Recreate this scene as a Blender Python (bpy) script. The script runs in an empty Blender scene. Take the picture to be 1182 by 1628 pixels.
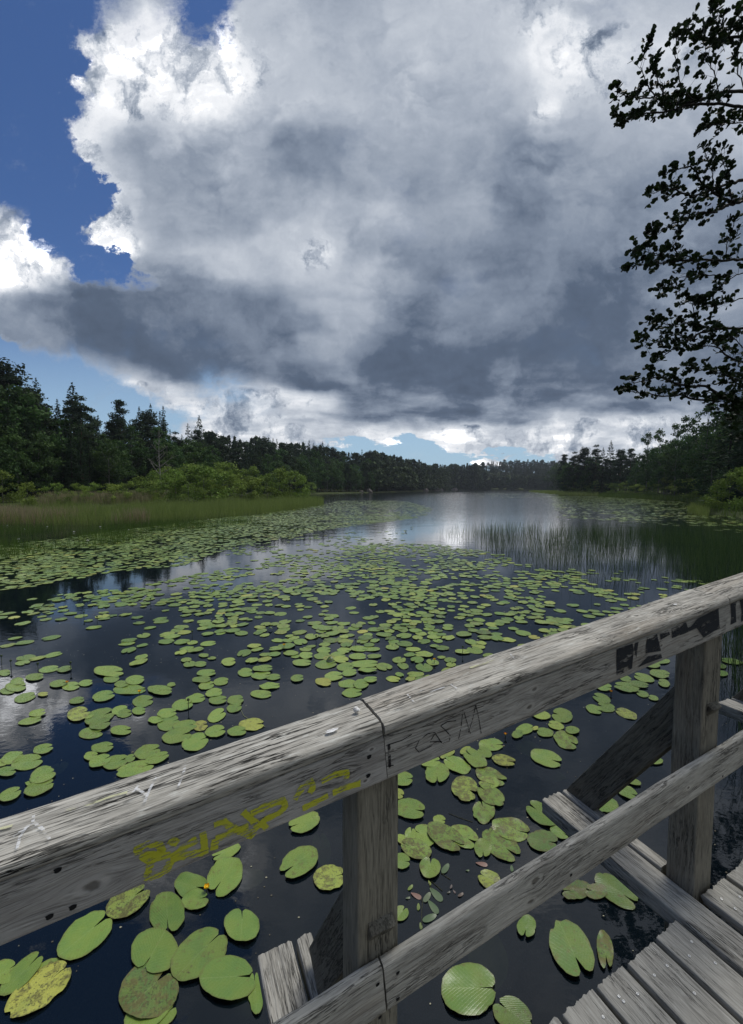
import bpy, math, random
import numpy as np
from mathutils import Vector, Matrix, noise as mn
random.seed(7); rng = np.random.default_rng(7)
sc = bpy.context.scene
COL = sc.collection

# ------------------------------------------------------------------ frame of reference
F, CX, CY, HOR, SL = 665.0, 591.0, 814.0, 776.0, 0.0904
TH = math.atan((CY-HOR)/F)
CAMZ = 2.25                       # eye height above the water; the deck is 1.5 below the eye at s=1
A = math.radians(64.78)
U3 = Vector((math.sin(A), math.cos(A), 0)); V3 = Vector((-math.cos(A), math.sin(A), 0)); Z3 = Vector((0, 0, 1))
UX = (U3+Z3*SL).normalized(); UZ = UX.cross(V3).normalized()
def ray(x, y):
    a = (x-CX)/F; b = -(y-CY)/F
    return Vector((a, math.cos(TH)+b*math.sin(TH), -math.sin(TH)+b*math.cos(TH)))
def on_z(x, y, z=0.0):
    r = ray(x, y); return r*((z-CAMZ)/r.z)+Vector((0, 0, CAMZ))
def at_y(x, y, Y):
    r = ray(x, y); return r*(Y/r.y)+Vector((0, 0, CAMZ))
def on_t(x, y, t):
    r = ray(x, y); return r*(t/r.dot(V3))+Vector((0, 0, CAMZ))
def on_top(x, y, d):
    r = ray(x, y); return r*((-d-SL)/(r.z-SL*r.dot(U3)))+Vector((0, 0, CAMZ))
def P(s, t, d):                   # bridge coordinates: along, across, drop below the eye (measured at s=1)
    return U3*s+V3*t+Z3*(CAMZ-d+SL*(s-1))
def pix(p):
    X, Y, Z = p[0], p[1], p[2]-CAMZ
    yc = Y*math.cos(TH)-Z*math.sin(TH); zc = Y*math.sin(TH)+Z*math.cos(TH)
    return CX+F*X/yc, CY-F*zc/yc

# ------------------------------------------------------------------ object helpers
def tag(o, label=None, cat=None, group=None, kind=None):
    if label: o['label'] = label
    if cat: o['category'] = cat
    if group: o['group'] = group
    if kind: o['kind'] = kind
    return o
def empty(name, loc=(0, 0, 0)):
    o = bpy.data.objects.new(name, None); COL.objects.link(o); o.location = loc; o.empty_display_size = .2
    return o
def mesh_np(name, v, f, mat=None, smooth=False, attrs=None, uv=None):
    """v (n,3), f = list of faces or (m,k) array"""
    me = bpy.data.meshes.new(name)
    v = np.asarray(v, dtype=np.float32)
    if isinstance(f, np.ndarray):
        m, k = f.shape
        me.vertices.add(len(v)); me.vertices.foreach_set('co', v.ravel())
        me.loops.add(m*k); me.loops.foreach_set('vertex_index', f.astype(np.int32).ravel())
        me.polygons.add(m); me.polygons.foreach_set('loop_start', np.arange(0, m*k, k, dtype=np.int32))
        me.update(calc_edges=True)
    else:
        me.from_pydata(v.tolist(), [], f); me.update()
    if smooth: me.polygons.foreach_set('use_smooth', [True]*len(me.polygons))
    for an, arr in (attrs or {}).items():      # per-vertex colour
        ca = me.color_attributes.new(an, 'FLOAT_COLOR', 'POINT')
        arr = np.asarray(arr, dtype=np.float32)
        if arr.shape[1] == 3: arr = np.hstack([arr, np.ones((len(arr), 1), np.float32)])
        ca.data.foreach_set('color', arr.ravel())
    if mat: me.materials.append(mat)
    me.validate()
    return me
def link(name, me, parent=None, mw=None):
    o = bpy.data.objects.new(name, me); COL.objects.link(o)
    if parent: o.parent = parent
    if mw is not None: o.matrix_local = mw
    return o
def tube(pts, rads, n=6, cap=True):
    vs, fs = [], []
    for i, p in enumerate(pts):
        d = (pts[min(i+1, len(pts)-1)]-pts[max(i-1, 0)]).normalized()
        a = d.orthogonal().normalized() if abs(d.z) > .95 else d.cross(Z3).normalized()
        b = d.cross(a)
        for k in range(n):
            q = 2*math.pi*k/n; vs.append(p+(a*math.cos(q)+b*math.sin(q))*rads[i])
    for i in range(len(pts)-1):
        for k in range(n):
            fs.append((i*n+k, i*n+(k+1) % n, (i+1)*n+(k+1) % n, (i+1)*n+k))
    if cap: fs.append(tuple(range(n))[::-1]); fs.append(tuple((len(pts)-1)*n+k for k in range(n)))
    return vs, fs
class MB:
    def __init__(s): s.v = []; s.f = []
    def add(s, vf):
        o = len(s.v); s.v += [tuple(p) for p in vf[0]]; s.f += [tuple(i+o for i in f) for f in vf[1]]
    def build(s, name, mat, parent=None, smooth=True):
        return link(name, mesh_np(name, np.array(s.v), s.f, mat, smooth), parent)

# ------------------------------------------------------------------ node helpers
class NT:
    def __init__(s, nt): s.nt = nt; s.n = nt.nodes; s.l = nt.links; s.n.clear()
    def new(s, t, **k):
        nd = s.n.new(t)
        for a, b in k.items(): setattr(nd, a, b)
        return nd
    def sock(s, inp, val):
        if val is None: return
        if isinstance(val, (int, float)): inp.default_value = val
        elif isinstance(val, (tuple, list)):
            v = tuple(val)
            if inp.type == 'RGBA' and len(v) == 3: v = v+(1,)
            inp.default_value = v
        else: s.l.new(val, inp)
    def m(s, op, a, b=None, c=None, clamp=False):
        nd = s.new('ShaderNodeMath', operation=op, use_clamp=clamp)
        for i, q in enumerate((a, b, c)): s.sock(nd.inputs[i], q)
        return nd.outputs[0]
    def v(s, op, a, b=None, c=None, out=0):
        nd = s.new('ShaderNodeVectorMath', operation=op)
        for i, q in enumerate((a, b, c)):
            if q is not None:
                s.sock(nd.inputs['Scale'] if (op == 'SCALE' and i == 1) else nd.inputs[i], q)
        return nd.outputs['Value'] if op in ('DOT_PRODUCT', 'LENGTH', 'DISTANCE') else nd.outputs[0]
    def noise(s, vec, scale, detail=4, rough=.55, dist=0, dim='3D', out='Fac'):
        nd = s.new('ShaderNodeTexNoise', noise_dimensions=dim)
        s.sock(nd.inputs['Vector'], vec)
        nd.inputs['Scale'].default_value = scale; nd.inputs['Detail'].default_value = detail
        nd.inputs['Roughness'].default_value = rough; nd.inputs['Distortion'].default_value = dist
        return nd.outputs[out]
    def ramp(s, fac, stops, interp='LINEAR'):
        nd = s.new('ShaderNodeValToRGB'); cr = nd.color_ramp; cr.interpolation = interp
        while len(cr.elements) < len(stops): cr.elements.new(.5)
        for e, (p, c) in zip(cr.elements, stops):
            e.position = p; c = (c, c, c) if isinstance(c, (int, float)) else c; e.color = tuple(c)+(1,)
        s.sock(nd.inputs[0], fac); return nd.outputs[0]
    def mix(s, fac, a, b, blend='MIX'):
        nd = s.new('ShaderNodeMix', data_type='RGBA', blend_type=blend)
        s.sock(nd.inputs[0], fac); s.sock(nd.inputs[6], a); s.sock(nd.inputs[7], b); return nd.outputs[2]
    def step(s, x, lo, hi):
        nd = s.new('ShaderNodeMapRange', interpolation_type='SMOOTHSTEP')
        s.sock(nd.inputs[0], x); nd.inputs[1].default_value = lo; nd.inputs[2].default_value = hi
        return nd.outputs[0]
    def mapping(s, vec, scale=(1, 1, 1), loc=(0, 0, 0)):
        nd = s.new('ShaderNodeMapping'); s.sock(nd.inputs[0], vec); nd.inputs['Scale'].default_value = scale
        nd.inputs['Location'].default_value = loc; return nd.outputs[0]
    def sep(s, vec):
        nd = s.new('ShaderNodeSeparateXYZ'); s.sock(nd.inputs[0], vec); return nd.outputs
    def comb(s, x, y, z):
        nd = s.new('ShaderNodeCombineXYZ'); s.sock(nd.inputs[0], x); s.sock(nd.inputs[1], y); s.sock(nd.inputs[2], z); return nd.outputs[0]
    def bump(s, h, strength=1, dist=.01, normal=None):
        nd = s.new('ShaderNodeBump'); s.sock(nd.inputs['Height'], h); nd.inputs['Strength'].default_value = strength
        nd.inputs['Distance'].default_value = dist
        if normal is not None: s.sock(nd.inputs['Normal'], normal)
        return nd.outputs[0]
    def principled(s, col, rough=.8, spec=.3, normal=None, **kw):
        nd = s.new('ShaderNodeBsdfPrincipled'); s.sock(nd.inputs['Base Color'], col); s.sock(nd.inputs['Roughness'], rough)
        s.sock(nd.inputs['Specular IOR Level'], spec)
        if normal is not None: s.sock(nd.inputs['Normal'], normal)
        for k, q in kw.items(): s.sock(nd.inputs[k], q)
        return nd.outputs[0]
    def out(s, sh):
        o = s.new('ShaderNodeOutputMaterial'); s.l.new(sh, o.inputs[0])
def mat(name):
    m = bpy.data.materials.new(name); m.use_nodes = True; return m, NT(m.node_tree)
def srgb(r, g, b):
    f = lambda c: ((c/255)/12.92 if c/255 <= .04045 else ((c/255+.055)/1.055)**2.4)
    return (f(r), f(g), f(b))

# ------------------------------------------------------------------ SKY
SUN_EL, SUN_AZ = 67.0, 50.0       # sun hidden behind cloud, high and to the right of the view
def build_world():
    w = bpy.data.worlds.new('World'); sc.world = w; w.use_nodes = True
    t = NT(w.node_tree)
    sky = t.new('ShaderNodeTexSky', sky_type='NISHITA'); sky.sun_disc = False
    sky.sun_elevation = math.radians(SUN_EL); sky.sun_rotation = math.radians(SUN_AZ)
    sky.air_density = 1.0; sky.dust_density = .25; sky.ozone_density = 2.0
    tc = t.new('ShaderNodeTexCoord'); d = tc.outputs['Generated']
    x, y, z = t.sep(d)
    ya = t.m('MAXIMUM', t.m('ABSOLUTE', y), .3)
    U = t.m('DIVIDE', x, ya); V = t.m('DIVIDE', t.m('ABSOLUTE', z), ya)
    # perspective of a cloud deck: features shrink towards the horizon
    zz = t.m('ADD', t.m('ABSOLUTE', z), .16)
    pl = t.comb(t.m('DIVIDE', x, zz), t.m('DIVIDE', y, zz), 0)
    uv = t.comb(U, V, 0)
    n1 = t.noise(uv, 3.2, 7, .62, out='Color'); n1b = t.v('SUBTRACT', n1, (.5, .5, .5))
    n2 = t.noise(uv, 13, 5, .6, out='Color'); n2b = t.v('SUBTRACT', n2, (.5, .5, .5))
    # less warping near the horizon
    amp = t.m('ADD', t.m('MULTIPLY', V, .55, clamp=True), .18)
    wv = t.v('SCALE', t.v('ADD', t.v('SCALE', n1b, .19), t.v('SCALE', n2b, .11)), amp)
    wx, wy, _ = t.sep(wv)
    U2 = t.m('ADD', U, wx); V2 = t.m('ADD', V, t.m('MULTIPLY', wy, .8))
    U0, U1, V0, V1 = -1.35, 1.35, -.02, 1.42
    nu, nv = 72, 64
    gu = np.linspace(U0, U1, nu); gv = np.linspace(V0, V1, nv)
    GU, GV = np.meshgrid(gu, gv)
    yc = math.cos(TH)-GV*math.sin(TH); zc = math.sin(TH)+GV*math.cos(TH)
    PX = CX+F*GU/yc; PY = CY-F*zc/yc
    # coverage map: 1 cloud, 0 blue
    def inside(poly):
        r = np.zeros(PX.shape, bool); n = len(poly)
        for i in range(n):
            x1, y1 = poly[i]; x2, y2 = poly[(i+1) % n]
            c = ((y1 > PY) != (y2 > PY)) & (PX < (x2-x1)*(PY-y1)/((y2-y1)+1e-9)+x1)
            r ^= c
        return r
    C = np.ones(PX.shape)
    C[inside([(-900,-600),(300,-600),(180,-5),(120,50),(125,150),(110,235),(190,290),(215,325),(150,345),(160,395),(205,412),(262,418),(262,448),(215,452),(165,430),(135,446),(110,410),(70,378),(40,335),(0,318),(-900,200)])] = 0
    C[inside([(285,-80),(385,-80),(372,40),(378,82),(345,88),(305,40)])] = 0
    C[inside([(-900,520),(0,540),(70,566),(150,582),(200,612),(250,628),(300,650),(262,690),(200,800),(-900,800)])] = 0
    C[inside([(330,600),(400,612),(395,632),(340,622)])] = .15
    C[inside([(500,722),(540,704),(590,707),(625,700),(660,708),(700,704),(760,716),(830,714),(868,722),(900,735),(900,800),(450,800),(440,750)])] = 0
    C[inside([(600,684),(690,686),(680,700),(610,702)])] = 0.1
    C[inside([(625,688),(672,684),(680,697),(640,700)])] = .9
    for _ in range(3):
        Cp = np.pad(C, 1, mode='edge'); C = (Cp[1:-1,1:-1]*2+Cp[:-2,1:-1]+Cp[2:,1:-1]+Cp[1:-1,:-2]+Cp[1:-1,2:])/6
    # brightness map
    B = np.interp(PY, [-200,0,150,300,450,600,660,690,776], [.64,.64,.62,.60,.56,.47,.58,.80,.84])
    blobs = [(330,230,190,110,.64,.9),(470,120,80,110,.66,.8),(250,100,120,75,.97,1),(310,160,100,45,.88,.8),(160,150,45,80,.95,.9),(360,110,50,60,1.0,.9),(300,60,60,40,.95,.7),
        (120,240,45,35,.85,.8),(180,375,55,50,.97,1),(230,330,50,60,.70,.5),(490,245,75,65,.42,1),(560,90,50,60,.56,.6),
        (650,150,60,90,.68,.7),(720,110,55,70,.66,.7),(720,265,22,22,.80,.8),(790,60,80,70,.72,.7),(900,85,80,70,.92,1),(875,165,24,34,.97,1),
        (1050,70,90,90,.72,.8),(1000,210,110,60,.60,.8),(760,260,80,60,.58,.6),(860,330,150,100,.49,.9),(1060,330,140,120,.53,.8),(960,470,200,90,.44,.9),
        (1000,560,240,60,.40,.9),(640,390,120,60,.52,.7),(640,360,40,25,.72,.7),(498,425,55,55,1.08,1),(600,440,70,30,.74,.7),(560,480,110,60,.64,.8),
        (380,380,130,70,.66,.8),(300,340,80,60,.60,.6),(420,300,70,60,.58,.6),(720,470,150,70,.55,.6),(700,560,260,40,.46,.5),(590,310,90,50,.56,.7),(730,330,60,40,.66,.6),(780,370,60,30,.66,.6),
        (45,395,70,75,.99,1),(110,430,60,40,.93,.8),(60,480,120,35,.58,.9),(230,450,120,40,.46,.9),(330,480,150,50,.44,1),(100,530,200,30,.45,1),(400,510,90,50,.42,.8),
        (485,515,35,18,.50,.9),(300,550,220,32,.42,.9),(130,580,80,14,.66,.7),(200,600,50,12,.80,.9),(500,590,200,26,.50,.7),(640,615,250,24,.40,.9),(860,600,260,24,.39,.9),
        (270,625,60,16,.86,.9),(330,655,80,18,.92,.9),(440,640,110,22,.80,.9),(470,665,90,16,.72,.8),(570,650,60,16,.52,.9),(640,665,120,14,.50,.8),(520,640,40,12,.88,.7),
        (720,650,120,18,.46,.9),(900,645,160,14,.46,.9),(800,690,160,16,.88,.9),(990,672,170,12,.78,.9),(1030,692,110,12,.70,.7),(560,690,60,10,.95,.9),(730,686,60,8,.92,.8),(1060,655,90,10,.62,.8),
        (1060,705,80,14,.85,.8),(900,705,60,10,.90,.8),(380,690,90,14,.78,.8)]
    for bx, by, rx, ry, val, st in blobs:
        w_ = st*np.exp(-((PX-bx)/rx)**2-((PY-by)/ry)**2); B = B*(1-w_)+val*w_
    def soft(M, n):
        for _ in range(n):
            Mp = np.pad(M, 1, mode='edge'); M = (Mp[1:-1,1:-1]*2+Mp[:-2,1:-1]+Mp[2:,1:-1]+Mp[1:-1,:-2]+Mp[1:-1,2:])/6
        return M
    for poly, val, st, n in [([(-900,200),(-900,-300),(200,-300)],.6,0,0),([(560,560),(900,545),(1300,540),(1300,640),(900,632),(700,622),(560,600)],.37,.7,1),([(640,640),(1000,625),(1182,635),(1100,660),(800,668),(560,664)],.43,.7,0),([(250,560),(470,600),(640,622),(560,640),(420,610),(240,585)],.42,.6,0),([(790,200),(900,230),(1182,240),(1300,330),(900,330),(780,260)],.50,.6,2),([(540,640),(640,640),(660,668),(560,676)],.50,.7,0),([(700,370),(900,290),(1300,320),(1300,640),(900,645),(700,630),(560,610),(600,560),(660,480)],.45,.55,4),
        ([(450,430),(560,400),(650,450),(640,500),(560,570),(470,580),(455,520)],.68,.6,2), ([(380,130),(470,0),(640,0),(600,200),(520,190),(450,200)],.60,.4,4),
        ([(-400,478),(0,482),(90,458),(180,452),(230,430),(290,436),(340,466),(420,472),(455,500),(450,560),(380,600),(250,585),(100,562),(-400,535)],.43,.85,1),
        ([(460,503),(515,506),(512,532),(470,530)],.48,.8,0), ([(430,200),(490,190),(540,260),(590,290),(560,320),(480,300),(440,260)],.44,.7,1),
        ([(190,200),(330,230),(420,330),(380,400),(260,380),(210,330)],.58,.6,2),([(250,400),(350,380),(460,360),(470,440),(420,465),(340,450),(290,425)],.74,.6,1),([(560,330),(640,330),(760,300),(790,350),(700,400),(620,390)],.70,.45,1),([(640,100),(720,60),(800,160),(760,230),(680,240)],.72,.45,2),
        ([(112,62),(200,20),(268,0),(300,70),(345,100),(402,95),(392,150),(350,190),(280,190),(220,165),(160,170),(125,130)],.97,.75,1),
        ([(-400,325),(0,325),(45,345),(70,380),(125,440),(140,455),(60,462),(0,470),(-400,470)],1.0,.85,1), ([(155,350),(200,345),(230,410),(190,415),(160,390)],.95,.7,0),
        ([(290,622),(400,612),(520,640),(545,668),(480,690),(330,665)],.86,.6,1), ([(400,665),(530,672),(560,690),(420,690)],.62,.5,1), ([(690,684),(900,676),(1110,650),(1110,676),(960,700),(720,706)],.88,.6,1)]:
        mk = soft(inside(poly).astype(float), n)*st; B = B*(1-mk)+val*mk
    t_u = t.m('MULTIPLY', t.m('SUBTRACT', U2, (U0+U1)/2), 2/(U1-U0)); t_v = t.m('MULTIPLY', t.m('SUBTRACT', V2, (V0+V1)/2), 2/(V1-V0))
    uu = t.comb(t_u, t_u, t_u); vv = t.comb(t_v, t_v, t_v)
    def curves(inp, cols, N):
        nd = t.new('ShaderNodeVectorCurve'); mp = nd.mapping; mp.use_clip = True
        mp.clip_min_x = -1; mp.clip_max_x = 1; mp.clip_min_y = -1; mp.clip_max_y = 1
        xs = np.linspace(-1, 1, N)
        for ci in range(3):
            cv = mp.curves[ci]; ys = cols[ci]
            cv.points[0].location = (-1, float(ys[0])); cv.points[-1].location = (1, float(ys[-1]))
            for k in range(1, N-1): cv.points.new(float(xs[k]), float(ys[k]))
        mp.update(); t.l.new(inp, nd.inputs['Vector']); nd.inputs['Fac'].default_value = 1
        return nd.outputs[0]
    def field(M, rank):
        mean = M.mean(); Um, S, Vt = np.linalg.svd(M-mean)
        acc = None
        for g in range(0, rank, 3):
            cu, cv, scs = [], [], []
            for k in range(g, g+3):
                a = Vt[k]; b = Um[:, k]; ma, mb = abs(a).max(), abs(b).max()
                cu.append(a/ma); cv.append(b/mb); scs.append(float(S[k]*ma*mb))
            r = t.v('DOT_PRODUCT', t.v('MULTIPLY', curves(uu, cu, nu), tuple(scs)), curves(vv, cv, nv))
            acc = r if acc is None else t.m('ADD', acc, r)
        return t.m('ADD', acc, float(mean))
    cov = field(C, 18); bri = field(B, 24)
    # fine structure
    f1 = t.noise(t.v('ADD', t.v('MULTIPLY', uv, (1, 1.5, 1)), t.v('SCALE', n1b, .5)), 5, 9, .6)
    f2 = t.noise(t.v('ADD', t.mapping(pl, (1.5, .55, 1), (3, 1, 0)), t.v('SCALE', n1b, .7)), 1.7, 5, .5)
    f3 = t.noise(t.v('ADD', t.mapping(uv, (9, 16, 1)), t.v('SCALE', n2b, 1.5)), 1.0, 6, .62)
    low = t.step(V, .34, .10)
    f5 = t.m('MULTIPLY', t.m('SUBTRACT', t.noise(t.v('ADD', t.mapping(uv, (7.5, 26, 1)), t.v('SCALE', n1b, 1.2)), 1.0, 7, .55), .5), low)
    deep = t.m('SUBTRACT', 1.0, t.m('MULTIPLY', t.step(cov, .72, 1.0), .80))
    nz = t.m('ADD', t.m('MULTIPLY', f5, 2.6), t.m('ADD', t.m('MULTIPLY', t.m('SUBTRACT', f1, .5), 1.5), t.m('MULTIPLY', t.m('SUBTRACT', f3, .5), 1.25)))
    e = t.m('ADD', cov, t.m('MULTIPLY', nz, deep))
    f4 = t.noise(uv, 2.3, 2, .5)
    soft = t.m('MULTIPLY', t.step(f4, .40, .60), .55)
    alpha = t.m('DIVIDE', t.m('SUBTRACT', e, .36), t.m('ADD', .14, soft), clamp=True)
    wisp = t.m('MULTIPLY', t.step(t.noise(t.v('ADD', t.mapping(uv, (2.2, 5, 1)), t.v('SCALE', n1b, 3)), 1.6, 8, .68), .58, .80), .35)
    alpha = t.m('MAXIMUM', t.step(alpha, 0, 1), wisp)
    alpha = t.m('MULTIPLY', alpha, t.m('SUBTRACT', 1.0, t.m('MULTIPLY', t.step(V, .06, -.02), .25)))
    b = t.m('ADD', bri, t.m('MULTIPLY', t.m('SUBTRACT', f2, .5), .42))
    b = t.m('ADD', b, t.m('MULTIPLY', t.m('SUBTRACT', f1, .5), .22))
    bil = t.m('ABSOLUTE', t.m('SUBTRACT', t.noise(t.v('ADD', t.v('MULTIPLY', uv, (1, 1.6, 1)), t.v('SCALE', n1b, .25)), 7.5, 5, .5), .5))
    b = t.m('ADD', b, t.m('MULTIPLY', t.m('SUBTRACT', bil, .07), t.m('ADD', .10, t.m('MULTIPLY', t.step(t.noise(uv, 3.1, 2, .5), .45, .65), .50))))
    b = t.m('ADD', b, t.m('MULTIPLY', t.m('SUBTRACT', f3, .5), .08))
    b = t.m('ADD', b, t.m('MULTIPLY', f5, .9))
    b = t.m('ADD', t.m('MULTIPLY', t.m('SUBTRACT', b, .57), 1.28), .58)
    fib = t.noise(t.v('ADD', t.mapping(uv, (6.5, 4.2, 1)), t.v('SCALE', n1b, 2.2)), 1.6, 7, .6)
    b = t.m('SUBTRACT', b, t.m('MULTIPLY', t.m('MULTIPLY', t.step(fib, .46, .70), t.step(b, .72, .90)), .50))
    rim = t.m('MULTIPLY', t.m('MULTIPLY', t.m('SUBTRACT', 1.0, t.step(e, .45, .85)), t.step(V, 0, .5)), .14)
    b = t.m('ADD', b, rim)
    k = .1
    def c(r, g, bb, m_=1.0): return tuple(q*m_ for q in srgb(r, g, bb))
    cc = t.ramp(b, [(0.0, c(50,60,76)), (.36, c(88,102,123)), (.50, c(130,142,160)), (.66, c(168,177,191)), (.84, c(208,214,223)), (1.0, c(246,248,252))])
    hot = t.m('ADD', 1.0, t.m('MULTIPLY', t.step(b, 1.0, 1.35), 5.0))
    cloud = t.v('SCALE', t.v('SCALE', cc, hot), 1/k*SKYB)
    vis = t.v('MULTIPLY', sky.outputs[0], SKYTINT)
    vis = t.mix(t.m('MULTIPLY', t.step(V, .50, .03), .75), vis, tuple(q/k for q in srgb(176, 207, 226)))
    col = t.mix(alpha, vis, cloud)
    # beyond the horizon downwards: dark
    bg = t.new('ShaderNodeBackground'); t.sock(bg.inputs[0], col); bg.inputs[1].default_value = k
    o = t.new('ShaderNodeOutputWorld'); t.l.new(bg.outputs[0], o.inputs[0])
    w.cycles.sampling_method = 'MANUAL'; w.cycles.sample_map_resolution = 512
SKYB = 1.0
SKYTINT = (.45, .60, .85)
build_world()
sl = bpy.data.lights.new('sun', 'SUN'); sl.energy = 2.4; sl.angle = math.radians(26); sl.color = (1, .96, .9)
so = bpy.data.objects.new('sun', sl); COL.objects.link(so)
e_, a_ = math.radians(SUN_EL), math.radians(SUN_AZ)
sd = Vector((math.sin(a_)*math.cos(e_), math.cos(a_)*math.cos(e_), math.sin(e_)))
so.rotation_euler = sd.to_track_quat('Z', 'Y').to_euler()

# ------------------------------------------------------------------ camera
cam = bpy.data.cameras.new('camera'); co = bpy.data.objects.new('camera', cam); COL.objects.link(co)
co.location = (0, 0, CAMZ); co.rotation_euler = (math.pi/2-TH, 0, 0)
cam.sensor_fit = 'VERTICAL'; cam.sensor_height = 36; cam.lens = 36*F/1628; cam.clip_end = 20000; cam.clip_start = .02
sc.camera = co
sc.view_settings.view_transform = 'Standard'; sc.view_settings.look = 'None'
sc.view_settings.exposure = 0.0
sc.cycles.max_bounces = 6; sc.cycles.transparent_max_bounces = 12; sc.cycles.caustics_reflective = False; sc.cycles.caustics_refractive = False

# ------------------------------------------------------------------ MATERIALS
def wood(name, tint=(.30, .30, .285), dark=.05, rough_grain=1.0, knots=(), plane='xz', crack=.5, brown=0.0, lichen=.3):
    m, t = mat(name)
    tc = t.new('ShaderNodeTexCoord').outputs['Object']
    oi = t.new('ShaderNodeObjectInfo').outputs['Random']
    x, y, z = t.sep(tc)
    off = t.m('MULTIPLY', oi, 37.0)
    a = z if plane == 'xz' else y
    b = y if plane == 'xz' else z
    # grain bends round the knots
    core = None; ring = None
    kn = t.noise(t.mapping(tc, (18, 34, 34)), 1.0, 3, .6)
    for kx, ka, kr in knots:
        dx = t.m('DIVIDE', t.m('SUBTRACT', x, kx), 1.7); da = t.m('SUBTRACT', a, ka)
        da = t.m('ADD', da, t.m('MULTIPLY', t.m('SUBTRACT', kn, .5), kr*1.3))
        d2 = t.m('ADD', t.m('MULTIPLY', dx, dx), t.m('MULTIPLY', da, da))
        ex = t.m('EXPONENT', t.m('MULTIPLY', d2, -1/(2*(kr*1.25)**2)))
        a = t.m('SUBTRACT', a, t.m('MULTIPLY', t.m('MULTIPLY', da, ex), .9))
        dd = t.m('SQRT', d2)
        c1 = t.step(dd, kr*.62, kr*.25); c2 = t.m('MULTIPLY', t.step(dd, kr*1.15, kr*.85), t.step(dd, kr*.35, kr*.7))
        core = c1 if core is None else t.m('MAXIMUM', core, c1); ring = c2 if ring is None else t.m('MAXIMUM', ring, c2)
    wob = t.noise(t.comb(t.m('ADD', t.m('MULTIPLY', x, 2.2), off), t.m('MULTIPLY', a, 9), t.m('MULTIPLY', b, 9)), 1.0, 3, .5)
    a2 = t.m('ADD', a, t.m('MULTIPLY', t.m('SUBTRACT', wob, .5), .03))
    gv = t.comb(t.m('ADD', t.m('MULTIPLY', x, 3.0), off), t.m('MULTIPLY', a2, 62), t.m('MULTIPLY', b, 62))
    g1 = t.noise(gv, 1.0, 5, .65)
    gv2 = t.comb(t.m('ADD', t.m('MULTIPLY', x, 11), off), t.m('MULTIPLY', a2, 230), t.m('MULTIPLY', b, 210))
    g2 = t.noise(gv2, 1.0, 3, .6)
    gv4 = t.comb(t.m('ADD', t.m('MULTIPLY', x, 26), off), t.m('MULTIPLY', a2, 520), t.m('MULTIPLY', b, 520))
    g4 = t.noise(gv4, 1.0, 2, .5)
    gv3 = t.comb(t.m('ADD', t.m('MULTIPLY', x, 2.2), off), t.m('MULTIPLY', a2, 34), t.m('MULTIPLY', b, 34))
    g3 = t.noise(gv3, 1.0, 5, .7)
    cmask = t.step(t.noise(t.comb(t.m('MULTIPLY', x, 5), t.m('MULTIPLY', a, 14), t.m('ADD', b, off)), 1.0, 3, .5), .44, .58)
    crk = t.m('MULTIPLY', t.step(t.m('ABSOLUTE', t.m('SUBTRACT', g3, .5)), .020*rough_grain, .004), cmask)
    fine = t.m('MULTIPLY', t.step(g2, .44, .33), .6*min(1, crack*1.3))
    crk = t.m('MAXIMUM', crk, fine)
    low = t.noise(t.comb(t.m('ADD', t.m('MULTIPLY', x, 5), off), t.m('MULTIPLY', y, 12), t.m('MULTIPLY', z, 12)), 1.0, 6, .65)
    lum = t.m('ADD', t.m('MULTIPLY', t.m('SUBTRACT', g1, .5), .58*rough_grain), t.m('MULTIPLY', t.m('SUBTRACT', g2, .5), .7))
    lum = t.m('ADD', lum, t.m('MULTIPLY', t.m('SUBTRACT', g4, .5), .8))
    lum = t.m('ADD', lum, t.m('MULTIPLY', t.m('SUBTRACT', low, .5), 1.0))
    lum = t.m('ADD', lum, .5)
    T = Vector((tint[0]*1.04, tint[1]*1.0, tint[2]*.92))
    col = t.ramp(lum, [(0, tuple(T*.42)), (.3, tuple(T*.70)), (.5, tuple(T*.97)), (.72, tuple(T*1.22)), (1, tuple(T*1.55))])
    pat = t.noise(t.mapping(tc, (2, 11, 11)), 1.0, 4, .6)
    col = t.mix(t.m('MULTIPLY', t.step(pat, .5, .72), .55*brown+.10), col, tuple(Vector((.18, .14, .095))*(T.x/.3)))
    li = t.m('MULTIPLY', t.step(t.m('ADD', t.m('MULTIPLY', t.noise(t.mapping(tc, (14, 40, 40)), 2.0, 6, .7), .6), t.m('MULTIPLY', g2, .4)), .52, .66), lichen)
    col = t.mix(li, col, tuple(Vector((.50, .51, .47))*(T.x/.3)))
    sp = t.new('ShaderNodeTexVoronoi', feature='F1'); t.sock(sp.inputs['Vector'], t.mapping(tc, (30, 90, 90))); sp.inputs['Scale'].default_value = 1
    spk = t.m('MULTIPLY', t.step(sp.outputs['Distance'], .20, .08), t.step(t.noise(tc, 9, 2), .54, .64))
    col = t.mix(t.m('MULTIPLY', spk, .5), col, tuple(T*.2))
    col = t.mix(t.m('MULTIPLY', crk, crack+.35, clamp=True), col, (.020, .020, .018))
    h = t.m('SUBTRACT', t.m('ADD', t.m('MULTIPLY', g1, .8), t.m('MULTIPLY', g2, .35)), t.m('MULTIPLY', crk, 1.0))
    if core is not None:
        rr = t.m('MULTIPLY', t.m('ADD', t.m('SINE', t.m('MULTIPLY', a2, 1900)), 1), .12)
        col = t.mix(t.m('MULTIPLY', ring, .35), col, tuple(T*1.4)); col = t.mix(t.m('MULTIPLY', core, .7), col, (.075, .066, .052))
        h = t.m('SUBTRACT', h, t.m('MULTIPLY', core, .4))
    nrm = t.bump(h, .9, .0035*rough_grain)
    t.out(t.principled(col, .85, .25, nrm)); return m

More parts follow.
